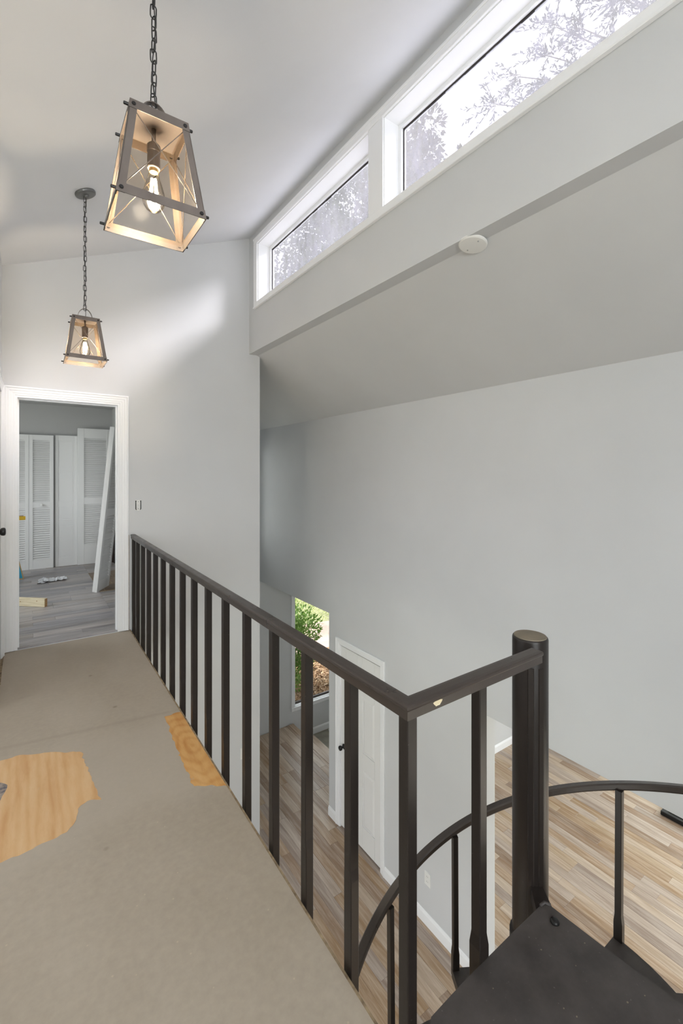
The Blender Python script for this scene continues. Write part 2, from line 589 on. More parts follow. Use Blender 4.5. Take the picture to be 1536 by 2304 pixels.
def lay_planks(x0, x1, y0, y1, z, pw, pl, mat, parent, along='Y', keep=None, gap=.0008):
    base = {}
    rows = int(round(((x1 - x0) if along == 'Y' else (y1 - y0)) / pw)); cnt = 0
    for r_ in range(rows):
        a = (x0 if along == 'Y' else y0) + r_ * pw
        s0, s1 = (y0, y1) if along == 'Y' else (x0, x1)
        p = s0 - random.choice([.1, .25, .4, .55, .7, .85]) * pl
        while p < s1:
            q0 = max(p, s0); q1 = min(p + pl, s1); p += pl
            ln = round(q1 - q0, 2)
            if ln < .04:
                continue
            if keep and not keep((a, q0) if along == 'Y' else (q0, a), (a + pw, q1) if along == 'Y' else (q1, a + pw)):
                continue
            ln = q1 - q0
            key = round(ln, 2)
            if key not in base:
                g = G()
                hw = pw / 2 - gap / 2; hl = ln / 2 - gap / 2; h = .012; b = .0015
                if along != 'Y':
                    hw, hl = hl, hw
                g.addm([(-hw, -hl, 0), (hw, -hl, 0), (hw, hl, 0), (-hw, hl, 0), (-hw, -hl, h - b), (hw, -hl, h - b), (hw, hl, h - b), (-hw, hl, h - b),
                        (-hw + b, -hl + b, h), (hw - b, -hl + b, h), (hw - b, hl - b, h), (-hw + b, hl - b, h)],
                       [(0, 1, 5, 4), (1, 2, 6, 5), (2, 3, 7, 6), (3, 0, 4, 7), (4, 5, 9, 8), (5, 6, 10, 9), (6, 7, 11, 10), (7, 4, 8, 11), (8, 9, 10, 11)])
                me = bpy.data.meshes.new('plank'); me.from_pydata(g.v, [], g.f); me.materials.append(M[mat]); base[key] = me
            o = bpy.data.objects.new('plank', base[key]); COL.objects.link(o); o.parent = parent
            o.location = (a + pw / 2, (q0 + q1) / 2, z - .012) if along == 'Y' else ((q0 + q1) / 2, a + pw / 2, z - .012)
            cnt += 1
    return cnt


def keep_lower(a, b):
    cx, cy = (a[0] + b[0]) / 2, (a[1] + b[1]) / 2
    if cx > 3.5 and cy > 4.0:
        return False
    return True


lay_planks(1.5, 3.5, .9, 6.38, ZL, .10, 1.15, 'laminate_warm', floor_lower)
lay_planks(3.5, 7.5, .9, 4.02, ZL, .10, 1.15, 'laminate_warm', floor_lower)

# sunken entry with slate tiles and two steps
ZEN = -2.95
fe = G().box(3.5, 7.6, 4.03, 6.40, ZEN - .15, ZEN - .01)
floor_entry = struct(fe.obj('floor_entry', 'grout'))
for i in range(4):
    for j in range(5):
        x = 3.78 + i * .41; y = 4.06 + j * .465
        if y + .45 > 6.41:
            continue
        g = G().rbox(x, x + .40, y, y + .455, ZEN - .01, ZEN + .002, .002)
        g.obj('slate_tile', 'slate_dark' if (i * 3 + j * 5) % 4 == 0 else 'slate', floor_entry)
st = G().box(3.5, 3.78, 4.03, 6.40, ZEN - .01, ZL - .16)
o = struct(st.obj('step_entry', 'laminate_warm'))
st = G().rbox(3.44, 3.53, 4.45, 6.385, ZL - .02, ZL + .004, .006)
o = struct(st.obj('trim_step_nosing', 'laminate_warm'))

# bedroom floor
fb = G().box(-2.0, 1.9, YE + .005, 8.05, -.2, -.004)
floor_bed = struct(fb.obj('floor_bedroom', 'laminate_grey'))
lay_planks(-.5, .70, 4.425, 7.985, .008, .112, 1.2, 'laminate_grey', floor_bed, 'X')
lay_planks(.70, 1.11, 4.53, 6.02, .008, .112, 1.2, 'laminate_grey', floor_bed, 'X')
lay_planks(.70, 1.11, 7.22, 7.985, .008, .112, 1.2, 'laminate_grey', floor_bed, 'X')
g = G().box(.703, 1.112, 6.025, 7.215, -.004, .004); g.obj('grout_bed', 'grout', floor_bed)
for (a, b, c, d) in ((.708, .76, 6.03, 6.36), (.768, 1.02, 6.03, 6.36), (1.028, 1.108, 6.03, 6.36), (.708, .88, 6.368, 6.76), (.888, 1.108, 6.368, 6.76), (.708, .95, 6.768, 7.21), (.958, 1.108, 6.768, 7.21)):
    G().rbox(a, b, c, d, -.002, .0095, .0015).obj('floor_tile', 'tile_brown', floor_bed)

# ------------------------------------------------------------------ setting: walls and ceilings
# end wall with the bedroom doorway
DX0, DX1, DZ = -.080, .672, 2.035
we = G()
we.prism([(-1.82, -.001), (DX0, -.001), (DX0, zceil(DX0)), (-1.82, zceil(-1.82))], 'Y', YE, YE + TH)
we.prism([(DX0, DZ), (DX1, DZ), (DX1, zceil(DX1)), (DX0, zceil(DX0))], 'Y', YE, YE + TH)
we.prism([(DX1, -.001), (2.026, -.001), (2.026, ZB - .012), (1.96, ZB + .01), (XC + .05, ZB + .03), (XC + .05, zceil(XC + .05)), (DX1, zceil(DX1))], 'Y', YE, YE + TH)
we.prism([(-2.0, ZL), (2.026, ZL), (2.026, -.001), (-2.0, -.001)], 'Y', YE, YE + TH)
wall_end = struct(we.obj('wall_end', 'wall_paint'))

# wall of the bedroom wing facing the foyer
ww = G()
ww.prism([(YE + TH, ZL), (6.40, ZL), (6.40, zslope(2.026)), (YE + TH, zslope(2.026))], 'X', 1.906, 2.026)
struct(ww.obj('wall_wing', 'wall_paint'))

# left hall wall with a door close to the corner
LX = -.165
wl = G()
LD0, LD1 = 3.50, 4.26
wl.box(LX - TH, LX, 3.37, LD0, -.001, zceil(LX) + .03).box(LX - TH, LX, LD1, YE, -.001, zceil(LX) + .03).box(LX - TH, LX, LD0, LD1, 2.035, zceil(LX) + .03)
wall_left = struct(wl.obj('wall_left', 'wall_paint'))
g = G(); g.prism([(-1.7, -.001), (LX - TH, -.001), (LX - TH, zceil(LX - TH)), (-1.7, zceil(-1.7))], 'Y', 3.37, 3.37 + TH); struct(g.obj('wall_recess', 'wall_paint'))


def wall_with_hole(name, axis, a, b, s0, s1, z0, z1, holes, mat='wall_paint'):
    """box wall; holes [(h0,h1,zz0,zz1)] non-overlapping, sorted along the span"""
    g = G()

    def bx(u0, u1, q0, q1):
        if u1 - u0 < 1e-4 or q1 - q0 < 1e-4:
            return
        if axis == 'X':
            g.box(a, b, u0, u1, q0, q1)
        else:
            g.box(u0, u1, a, b, q0, q1)
    cur = s0
    for h0, h1, q0, q1 in holes:
        bx(cur, h0, z0, z1); bx(h0, h1, z0, q0); bx(h0, h1, q1, z1); cur = h1
    bx(cur, s1, z0, z1)
    return struct(g.obj(name, mat))


# outer shell (mostly behind the camera), with assumed windows
wall_with_hole('wall_west', 'X', -1.82, -1.70, -3.0, YE, -.001, zceil(-1.7) + .03, [(1.5, 3.1, .8, 2.1)])
g = G(); g.prism([(-1.82, 2.4), (.62, 2.4), (.62, zceil(.62)), (-1.82, zceil(-1.82))], 'Y', -3.12, -3.0); g.box(-1.82, .62, -3.12, -3.0, -.001, .9).box(-1.82, -1.35, -3.12, -3.0, .9, 2.4).box(.5, .62, -3.12, -3.0, .9, 2.4); struct(g.obj('wall_back', 'wall_paint'))
wall_with_hole('wall_lower_west', 'X', -2.12, -2.0, -3.0, YE + TH, ZL - .15, -.28, [(.3, 3.9, ZL + .3, -.62)])
wall_with_hole('wall_lower_south', 'Y', -3.12, -3.0, -2.12, .62, ZL - .15, -.25, [(-1.6, .3, ZL + .05, -.6)])
wall_with_hole('wall_void_south', 'Y', -3.12, -3.0, .62, 3.04, ZL - .15, 3.95, [])
wall_with_hole('wall_living_south', 'Y', -3.12, -3.0, 3.04, 7.72, ZL - .15, -.1, [(3.8, 6.9, ZL + .05, -.55)])
wall_with_hole('wall_living_east', 'X', 7.60, 7.72, -3.0, 4.15, ZL - .15, -.1, [(-1.6, 3.2, ZL + .05, -.5)])
wall_with_hole('wall_entry_east', 'X', 6.2, 6.32, 4.15, 6.40, ZEN - .16, -.1, [(4.6, 5.9, ZEN + .5, -.6)])
g = G().box(3.04, 7.6, 4.03, 4.15, ZEN - .15, -.12); wall_div = struct(g.obj('wall_living_north', 'wall_paint'))
# closet behind the far wall
g = G().box(3.04, 3.75, 3.0, 3.1, ZL - .012, -.12).box(3.65, 3.75, 3.1, 4.03, ZL - .012, -.12); struct(g.obj('wall_closet', 'wall_paint'))

# far wall with the foyer opening, closet door and living room opening
HD_L, HD_R, FY0, FY1 = -.25, -.483, 2.207, 4.443
CD0, CD1, CDZ = 3.495, 4.215, -.552
wf = G()
wf.box(XF, XF + .10, -3.0, FY0, HD_R, 2.13).box(XF, XF + .10, FY0, CD0, ZL - .012, 2.13).box(XF, XF + .10, CD0, CD1, CDZ, 2.13)
wf.box(XF, XF + .10, CD1, FY1, ZL - .012, 2.13).box(XF, XF + .10, FY1, 6.40, HD_L, 2.13)
wall_far = struct(wf.obj('wall_far', 'wall_paint'))

# front wall with the tall foyer window
WX0, WX1, WZ0, WZ1 = 3.555, 4.70, -2.40, -.36
wall_with_hole('wall_front', 'Y', 6.40, 6.52, 3.04, 7.72, ZEN - .16, .05, [(WX0, WX1, WZ0, WZ1)])
wall_with_hole('wall_front_upper', 'Y', 6.40, 6.52, 1.906, 3.04, ZEN - .16, 2.75, [(2.14, 2.84, .25, 1.85)])

# clerestory wall with three openings
CW = [(-1.52, .28), (.43, 2.228), (2.378, 4.176)]
CZ0, CZ1 = 3.15, 3.738
wc = G()
XB = XC + .17
cur = -3.0
for a, b in CW:
    wc.box(XC, XB, cur, a, ZB, zceil(XC)); wc.box(XC, XB, a, b, ZB, CZ0); wc.box(XC, XB, a, b, CZ1, zceil(XC)); cur = b
wc.box(XC, XB, cur, YE + .06, ZB, zceil(XC))
wall_cl = struct(wc.obj('wall_clerestory', 'wall_paint'))

# ceilings
c1 = G(); c1.prism([(-1.85, zceil(-1.85)), (2.3, zceil(2.3)), (2.3, zceil(2.3) + .2), (-1.85, zceil(-1.85) + .2)], 'Y', -3.12, YE + TH); struct(c1.obj('ceiling_upper', 'ceiling_paint'))
c2 = G(); c2.prism([(2.005, ZB), (3.06, zslope(3.06)), (3.06, zslope(3.06) + .2), (2.005, ZB + .2)], 'Y', -3.12, 6.55); struct(c2.obj('ceiling_slope', 'wall_paint'))
g = G().box(1.90, 2.0049, YE + TH, 6.55, zslope(2.026) - .02, ZB + .3); struct(g.obj('ceiling_slope_cap', 'wall_paint'))
g = G().box(3.04, 7.72, -3.12, 6.52, -.12, .05); struct(g.obj('ceiling_lower', 'ceiling_paint'))
g = G().box(-2.0, -1.7, -3.0, YE, -.28, -.12); struct(g.obj('ceiling_under_loft', 'ceiling_paint'))
# bedroom shell
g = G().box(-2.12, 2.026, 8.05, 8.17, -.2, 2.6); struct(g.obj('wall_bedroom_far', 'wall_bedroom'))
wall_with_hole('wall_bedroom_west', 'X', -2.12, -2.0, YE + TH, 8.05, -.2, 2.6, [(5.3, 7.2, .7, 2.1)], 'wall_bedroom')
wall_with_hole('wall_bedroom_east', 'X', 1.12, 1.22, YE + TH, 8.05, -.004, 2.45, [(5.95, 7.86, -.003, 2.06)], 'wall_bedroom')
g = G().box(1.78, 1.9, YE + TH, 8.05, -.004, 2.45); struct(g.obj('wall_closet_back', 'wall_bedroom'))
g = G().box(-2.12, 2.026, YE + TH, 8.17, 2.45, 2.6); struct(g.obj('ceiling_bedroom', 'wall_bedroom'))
g = G().box(1.905, 2.026, 6.40, 8.17, -3.1, 2.5); struct(g.obj('wall_wing_outside', 'wall_paint'))

# unseen windows, added to let daylight in: frame + panes, and sky portals


def added_back_window(n, axis, pos, s0, s1, z0, z1, inward, cols, rows):
    fr = G(); t_ = .05

    def bx(g, u0, u1, q0, q1, d):
        if axis == 'X':
            g.box(pos - d, pos + d, u0, u1, q0, q1)
        else:
            g.box(u0, u1, pos - d, pos + d, q0, q1)
    bx(fr, s0, s1, z0, z0 + t_, .04); bx(fr, s0, s1, z1 - t_, z1, .04)
    for i in range(cols + 1):
        u = s0 + (s1 - s0 - t_) * i / cols; bx(fr, u, u + t_, z0 + t_, z1 - t_, .04)
    for j in range(1, rows):
        q = z0 + (z1 - z0 - t_) * j / rows
        for i in range(cols):
            u = s0 + (s1 - s0 - t_) * i / cols; u2 = s0 + (s1 - s0 - t_) * (i + 1) / cols; bx(fr, u + t_, u2, q, q + t_, .03)
    o = struct(fr.obj('window_%d' % n, 'trim_white'))
    p = G(); bx(p, s0 + t_, s1 - t_, z0 + t_, z1 - t_, .003); p.obj('pane', 'window_glass', o)


added_back_window(5, 'X', -1.76, 1.5, 3.1, .8, 2.1, (1, 0, 0), 2, 1)
added_back_window(14, 'Y', -3.06, -1.35, .5, .9, 2.4, (0, 1, 0), 2, 1)
added_back_window(7, 'Y', -3.06, -1.6, .3, ZL + .05, -.6, (0, 1, 0), 2, 1)
added_back_window(8, 'Y', -3.06, 3.8, 6.9, ZL + .05, -.55, (0, 1, 0), 3, 1)
added_back_window(9, 'X', 7.66, -1.6, 3.2, ZL + .05, -.5, (-1, 0, 0), 4, 1)
added_back_window(13, 'X', -2.06, .3, 3.9, ZL + .3, -.62, (1, 0, 0), 3, 1)
added_back_window(12, 'Y', 6.46, 2.14, 2.84, .25, 1.85, (0, -1, 0), 1, 2)
added_back_window(10, 'X', 6.26, 4.6, 5.9, ZEN + .5, -.6, (-1, 0, 0), 2, 1)
added_back_window(11, 'X', -2.06, 5.3, 7.2, .7, 2.1, (1, 0, 0), 2, 1)

# ------------------------------------------------------------------ clerestory windows: reveals, casing, glass
for i, (a, b) in enumerate(CW):
    fr = G(); gx = XC + .135; s = .034
    # inner sash frame around the pane
    fr.rbox(gx - .015, gx + .03, a, b, CZ0, CZ0 + s, .003).rbox(gx - .015, gx + .03, a, b, CZ1 - s, CZ1, .003)
    fr.rbox(gx - .015, gx + .03, a, a + s, CZ0 + s, CZ1 - s, .003).rbox(gx - .015, gx + .03, b - s, b, CZ0 + s, CZ1 - s, .003)
    win = struct(fr.obj('window_%d' % (i + 1), 'trim_white'))
    p = G().box(gx + .010, gx + .016, a + s - .004, b - s + .004, CZ0 + s - .004, CZ1 - s + .004); p.obj('pane', 'weathered_glass', win)
    k = G(); q = .008
    for j in range(24):
        y0 = a + s + (b - a - 2 * s) * j / 24; y1 = a + s + (b - a - 2 * s) * (j + 1) / 24
        h = q * (.6 + .9 * random.random())
        k.box(gx + .002, gx + .0098, y0, y1, CZ1 - s - h, CZ1 - s)
    k.box(gx + .002, gx + .0098, b - s - q * .8, b - s, CZ0 + s, CZ1 - s - .01)
    k.obj('gasket', 'gasket_black', win)
    # painted reveal lining
    r_ = G(); x0, x1 = XC - .001, gx - .015; e_ = .006
    r_.box(x0, x1, a, b, CZ0 - .001, CZ0 + e_).box(x0, x1, a, b, CZ1 - e_, CZ1 + .001).box(x0, x1, a - .001, a + e_, CZ0 + e_, CZ1 - e_).box(x0, x1, b - e_, b + .001, CZ0 + e_, CZ1 - e_)
    r_.obj('reveal', 'trim_white', win)
    portal((XB + .05, (a + b) / 2, (CZ0 + CZ1) / 2), b - a, CZ1 - CZ0, (-1, 0, 0), 'clerestory_portal' if i else 'clerestory_portal_offscreen')
# casing around the whole window band: stepped boards
ca = G(); y0, y1 = CW[0][0] - .075, CW[-1][1] + .075; zo0, zo1 = CZ0 - .056, CZ1 + .058
xo = XC - .018
ca.rbox(xo, XC + .001, y0, y1, zo1 - .058, zo1, .003).rbox(xo - .006, XC, y0, y1, zo1 - .016, zo1 + .004, .003)
ca.rbox(xo, XC + .001, y0, CW[0][0], zo0, zo1 - .058, .003).rbox(xo, XC + .001, CW[-1][1], y1, zo0, zo1 - .058, .003)
for i in range(2):
    ca.rbox(xo + .004, XC + .001, CW[i][1], CW[i + 1][0], CZ0, CZ1, .002)
ca.rbox(xo, XC + .001, CW[0][0], CW[-1][1], zo0, CZ0, .003).rbox(xo - .008, XC, y0, y1, zo0 - .004, zo0 + .012, .003)
struct(ca.obj('trim_1', 'trim_white'))

# ------------------------------------------------------------------ bedroom doorway casing
CP = [(0, 0), (.072, 0), (.072, .016), (.066, .020), (.060, .020), (.056, .015), (.040, .014), (.036, .011), (.020, .010), (.016, .0075), (.004, .0075), (0, .005)]


def casing(name, origin, along, out, z0, z1, width, thick_dir, extra_low=0):
    """U-shaped moulded casing. origin = inner bottom corner, along = unit towards the other jamb"""
    g = G(); o_ = Vector(origin); al = Vector(along); ou = Vector(out); up = Vector((0, 0, 1))
    # left leg, head, right leg as one mitred sweep; profile a -> away from opening, b -> out of wall
    L = [(o_ + up * z0, -al), (o_ + up * z1, (-al + up)), (o_ + al * width + up * z1, (al + up)), (o_ + al * width + up * z0, al)]
    g.sweep(CP, [(p, d, ou) for p, d in L])
    return g


cs = casing('c', (DX0, YE, 0), (1, 0, 0), (0, -1, 0), .006, DZ, DX1 - DX0, None)
struct(cs.obj('trim_2', 'trim_white'))
jb = G()
jb.box(DX0 - .001, DX0 + .014, YE - .004, YE + TH + .004, .003, DZ - .014).box(DX1 - .014, DX1 + .001, YE - .004, YE + TH + .004, .003, DZ - .014).box(DX0 - .001, DX1 + .001, YE - .004, YE + TH + .004, DZ - .014, DZ + .001)
jb.box(DX0 + .014, DX0 + .024, YE + .05, YE + .085, .003, DZ - .024).box(DX1 - .024, DX1 - .014, YE + .05, YE + .085, .003, DZ - .024).box(DX0 + .014, DX1 - .014, YE + .05, YE + .085, DZ - .024, DZ - .014)
struct(jb.obj('trim_3', 'trim_white'))
g = G().box(DX1 + .0725, DX1 + .0765, YE - .012, YE + .001, .004, .86); struct(g.obj('trim_5', 'edge_dust'))

# ------------------------------------------------------------------ left hall door
cs = casing('c', (LX, LD0, 0), (0, 1, 0), (1, 0, 0), .004, 2.035, LD1 - LD0, None)
struct(cs.obj('trim_6', 'trim_white'))


def knob_mesh(c, axis, s=1.0):
    return G().lathe([(.030 * s, 0), (.031 * s, .004 * s), (.026 * s, .010 * s), (.011 * s, .014 * s), (.010 * s, .028 * s), (.018 * s, .034 * s), (.026 * s, .044 * s),
                      (.0275 * s, .056 * s), (.024 * s, .064 * s), (.014 * s, .067 * s)], c, 20, axis)


def panel_door(name, axis_u, o_, width, height, thick, face_dir, mat):
    """six panel door; o_ = bottom corner on the face, axis_u = unit along width, face_dir = outward normal"""
    U = Vector(axis_u); N = Vector(face_dir); Z = Vector((0, 0, 1)); o_ = Vector(o_); g = G()

    def blk(u0, u1, z0, z1, d0, d1, ins=0.0):
        p = [(u0, z0), (u1, z0), (u1, z1), (u0, z1)]; q = [(u0 + ins, z0 + ins), (u1 - ins, z0 + ins), (u1 - ins, z1 - ins), (u0 + ins, z1 - ins)]
        vs_ = [o_ + U * a + Z * b + N * d0 for a, b in p] + [o_ + U * a + Z * b + N * d1 for a, b in q]
        g.addm(vs_, [(3, 2, 1, 0), (4, 5, 6, 7), (0, 1, 5, 4), (1, 2, 6, 5), (2, 3, 7, 6), (3, 0, 4, 7)])
    st_, ml = .105, .09
    rows = [(0, .115), (.41, .50), (.795, .85), (.945, 1.0)]
    rows = [(a * height, b * height) for a, b in rows]
    blk(0, width, 0, height, -thick, -.008)
    blk(0, st_, 0, height, -.008, 0, .001); blk(width - st_, width, 0, height, -.008, 0, .001); blk(width / 2 - ml / 2, width / 2 + ml / 2, 0, height, -.008, 0, .001)
    for a, b in rows:
        blk(st_, width / 2 - ml / 2, a, b, -.008, 0, .0005); blk(width / 2 + ml / 2, width - st_, a, b, -.008, 0, .0005)
    for k in range(3):
        for u0, u1 in ((st_, width / 2 - ml / 2), (width / 2 + ml / 2, width - st_)):
            blk(u0 + .012, u1 - .012, rows[k][1] + .012, rows[k + 1][0] - .012, -.008, -.001, .022)
    return struct(g.obj(name, mat))


d2 = panel_door('door_1', (0, 1, 0), (LX - .012, LD0 + .003, .012), LD1 - LD0 - .006, 2.02, .035, (1, 0, 0), 'door_white')
knob_mesh((LX - .012, 3.575, 1.04), (1, 0, 0), .95).obj('knob', 'black_metal', d2, smooth=True)
g = G().box(LX - TH, LX - .05, LD0 - .001, LD0 + .012, 0, 2.035).box(LX - TH, LX - .05, LD1 - .012, LD1 + .001, 0, 2.035); struct(g.obj('trim_7', 'trim_white'))

# ------------------------------------------------------------------ closet door on the far wall
cs = casing('c', (XF, CD0, ZL), (0, 1, 0), (-1, 0, 0), .002, CDZ - ZL, CD1 - CD0, None)
struct(cs.obj('trim_8', 'trim_white'))
d3 = panel_door('door_2', (0, 1, 0), (XF + .012, CD0 + .003, ZL + .018), CD1 - CD0 - .006, CDZ - ZL - .034, .035, (-1, 0, 0), 'door_white')
knob_mesh((XF + .012, CD1 - .065, -1.70), (-1, 0, 0)).obj('knob', 'black_metal', d3, smooth=True)
for z in (-2.33, -1.55, -.78):
    G().rbox(XF - .002, XF + .014, CD0 - .004, CD0 + .006, z - .045, z + .045, .002).obj('hinge', 'black_metal', d3)
g = G().box(XF + .001, XF + .09, CD0 - .002, CD0 + .0029, ZL, CDZ).box(XF + .001, XF + .09, CD1 - .0029, CD1 + .002, ZL, CDZ); struct(g.obj('trim_11', 'trim_white'))

# baseboards
BP = [(0, 0), (.014, 0), (.014, .085), (.010, .095), (.006, .105), (0, .11)]


def baseboard(name, p0, p1, out):
    g = G(); n_ = Vector(out); g.sweep([(a, b) for a, b in BP], [(p0, n_, (0, 0, 1)), (p1, n_, (0, 0, 1))]); return struct(g.obj(name, 'trim_white'))


baseboard('baseboard_far', (XF, FY0, ZL), (XF, CD0 - .073, ZL), (-1, 0, 0))
baseboard('baseboard_far_north', (XF, CD1 + .073, ZL), (XF, FY1, ZL), (-1, 0, 0))
baseboard('baseboard_living', (3.04, 4.03, ZL), (7.6, 4.03, ZL), (0, -1, 0))
baseboard('baseboard_front', (3.79, 6.40, ZEN), (6.2, 6.40, ZEN), (0, -1, 0))

# foyer window
fr = G(); s = .045
fr.rbox(WX0, WX0 + .02, 6.405, 6.50, WZ0, WZ1, .002).rbox(WX1 - .02, WX1, 6.405, 6.50, WZ0, WZ1, .002).rbox(WX0 + .02, WX1 - .02, 6.405, 6.50, WZ1 - .02, WZ1, .002).rbox(WX0 + .02, WX1 - .02, 6.405, 6.50, WZ0, WZ0 + .02, .002)
win = struct(fr.obj('window_4', 'trim_white'))
G().box(WX0 + .02, WX1 - .02, 6.472, 6.478, WZ0 + .02, WZ1 - .02).obj('pane', 'window_glass', win)
G().rbox(WX0 + .02, WX1 - .02, 6.455, 6.49, WZ0 + .02, WZ0 + .045, .002).obj('bottom_rail', 'dark_trim', win)
cs = G(); ow = .055
cs.rbox(WX0 - ow, WX0 + .004, 6.384, 6.401, WZ0 - ow, WZ1 + ow, .003).rbox(WX1 - .004, WX1 + ow, 6.384, 6.401, WZ0 - ow, WZ1 + ow, .003)
cs.rbox(WX0 + .004, WX1 - .004, 6.384, 6.401, WZ1 - .004, WZ1 + ow, .003).rbox(WX0 + .004, WX1 - .004, 6.384, 6.401, WZ0 - ow, WZ0 + .004, .003)
cs.rbox(WX0 - ow - .01, WX1 + ow + .01, 6.368, 6.401, WZ0 - .004, WZ0 + .014, .004)
struct(cs.obj('trim_12', 'trim_white'))
portal(((WX0 + WX1) / 2, 6.55, (WZ0 + WZ1) / 2), WX1 - WX0, WZ1 - WZ0, (0, -1, 0))

# ------------------------------------------------------------------ guard railing
rail = thing('guard_railing', 'dark brown metal guard railing along the open edge of the loft floor', 'railing', (railx(.79), .79, 0))
RZ = .862
RP = [(-.018, -.036), (.018, -.036), (.018, -.0145), (.0205, -.0125), (.0222, -.009), (.0218, -.004), (.0185, -.0008), (.010, 0), (-.010, 0), (-.0185, -.0008), (-.0218, -.004), (-.0222, -.009), (-.0205, -.0125), (-.018, -.0145)]
CX, CY = railx(.79), .79
g = G()
d = Vector((.0088, 1, 0)).normalized(); nrm = Vector((1, -.0088, 0)).normalized()
# mitred corner: long run starts on the diagonal
g.sweep(RP, [((CX, CY, RZ), Vector((1, 1, 0)), (0, 0, 1)), ((railx(4.40), 4.40, RZ), nrm, (0, 0, 1))])
g.obj('handrail', 'handrail_brown', rail)
POLE = Vector((1.378, .862, 0))
g = G()
g.sweep(RP, [((CX, CY, RZ), Vector((1, 1, 0)), (0, 0, 1)), ((1.300, CY, RZ), Vector((0, 1, 0)), (0, 0, 1))])
g.obj('return_handrail', 'handrail_brown', rail)
# paint chip on the return rail
g = G(); cxp = .835
g.addm([(cxp + .014 * math.cos(a) * (1 + .35 * math.sin(3 * a)), CY - .0186, RZ - .022 + .0090 * math.sin(a) * (1 + .3 * math.cos(2 * a))) for a in [2 * pi * i / 14 for i in range(14)]], [tuple(range(14))])
g.obj('paint_chip', 'lumber_pine', rail)


def square_bar(cx, cy, hw, z0, z1, flare_z=None, flare=0.0, flat=None):
    """square tube; below flare_z it is pressed flatter and wider (hx, hy)"""
    g = G(); lv = [(z1, hw, hw)]
    if flare_z is not None:
        lv += [(flare_z + .02, hw, hw), (flare_z - .012, flat[0], flat[1]), (z0, flat[0], flat[1])]
    else:
        lv += [(z0, hw, hw)]
    c = .0025
    rings = []
    for z, hx, hy in lv:
        rings.append([(cx - hx + c, cy - hy, z), (cx + hx - c, cy - hy, z), (cx + hx, cy - hy + c, z), (cx + hx, cy + hy - c, z), (cx + hx - c, cy + hy, z), (cx - hx + c, cy + hy, z), (cx - hx, cy + hy - c, z), (cx - hx, cy - hy + c, z)])
    vs_ = [p for r_ in rings for p in r_]; fs = [tuple(range(8)), tuple(reversed(range(8 * (len(rings) - 1), 8 * len(rings))))]
    for i in range(len(rings) - 1):
        for j in range(8):
            fs.append((8 * i + j, 8 * i + (j + 1) % 8, 8 * i + 8 + (j + 1) % 8, 8 * i + 8 + j))
    return g.addm(vs_, fs)


BY = [4.385, 4.202, 3.979, 3.75, 3.512, 3.276, 3.027, 2.78, 2.542, 2.296, 2.043, 1.787, 1.525, 1.279, 1.028]
HB = .0155
for i, y in enumerate(BY):
    x = railx(y) + .004
    # bars stand against the outer face of the floor edge
    fz = [.155, .16, .15, .165, .15, .155, .16, .15, .16, .155, .15, .15, .15, .19, .27][i]
    x_out = x + .004
    square_bar(x, y, HB, -.16, RZ - .030, fz, 0, (HB * .93, HB * 1.16)).obj('baluster', 'railing_brown', rail)
square_bar(CX, CY, .0165, -.20, RZ - .025, .06, 0, (.0185, .0185)).obj('corner_post', 'railing_brown', rail)
square_bar(1.018, CY, .0155, .02, RZ - .030, .130, 0, (.0190, .0195)).obj('baluster', 'railing_brown', rail)

# ------------------------------------------------------------------ spiral staircase
stair = thing('spiral_staircase', 'dark metal spiral staircase with round centre pole and curved handrail descending from the loft', 'staircase', (POLE.x, POLE.y, ZL))
pole = G().lathe([(.0565, ZL), (.0565, .860), (.055, .865), (.053, .867)], (POLE.x, POLE.y, 0), 40).obj('centre_pole', 'railing_brown', stair)
for p in pole.data.polygons:
    p.use_smooth = len(p.vertices) == 4
G().lathe([(.052, .866), (.051, .8695), (.02, .871)], (POLE.x, POLE.y, 0), 32).obj('pole_cap', 'cap_tan', pole)
# flat seam strips running down the pole
for a0, wd, mt in ((R(214), .011, 'railing_brown'), (R(247), .010, 'railing_brown')):
    g = G(); dx, dy = math.cos(a0), math.sin(a0); tx, ty = -dy, dx; p = Vector((POLE.x + dx * .056, POLE.y + dy * .056, 0))
    vs_ = []
    for z in (ZL + .1, .78):
        for k, h in ((-wd, -.002), (-wd * .7, .003), (wd * .7, .003), (wd, -.002)):
            vs_.append((p.x + tx * k + dx * h, p.y + ty * k + dy * h, z))
    g.addm(vs_, [(0, 1, 5, 4), (1, 2, 6, 5), (2, 3, 7, 6), (3, 0, 4, 7), (0, 1, 2, 3), (4, 5, 6, 7)]); g.obj('seam_strip', mt, pole)
# landing platform
LZ = .085
lp = [(.742, -.05), (1.348, -.05), (1.338, .42), (1.322, .575), (1.312, .752), (1.300, .771), (1.158, .772), (.97, .771), (.882, .769), (.805, .766), (.776, .744), (.742, .735)]
g = G(); g.prism(lp, 'Z', LZ - .006, LZ)
fl_ = [(x, y) for x, y in lp]
land = g.obj('landing', 'tread_brown', stair)
g = G()
for i in range(len(lp)):
    a = Vector((*lp[i], 0)); b = Vector((*lp[(i + 1) % len(lp)], 0)); cen = Vector((1.1, .4, 0))
    ia = a + (cen - a).normalized() * .008; ib = b + (cen - b).normalized() * .008
    g.addm([(a.x, a.y, LZ - .006), (b.x, b.y, LZ - .006), (ib.x, ib.y, LZ - .006), (ia.x, ia.y, LZ - .006), (a.x, a.y, LZ - .055), (b.x, b.y, LZ - .055), (ib.x, ib.y, LZ - .055), (ia.x, ia.y, LZ - .055)],
           [(0, 1, 5, 4), (2, 3, 7, 6), (4, 5, 6, 7), (1, 2, 6, 5), (3, 0, 4, 7)])
g.obj('skirt', 'railing_brown', land)
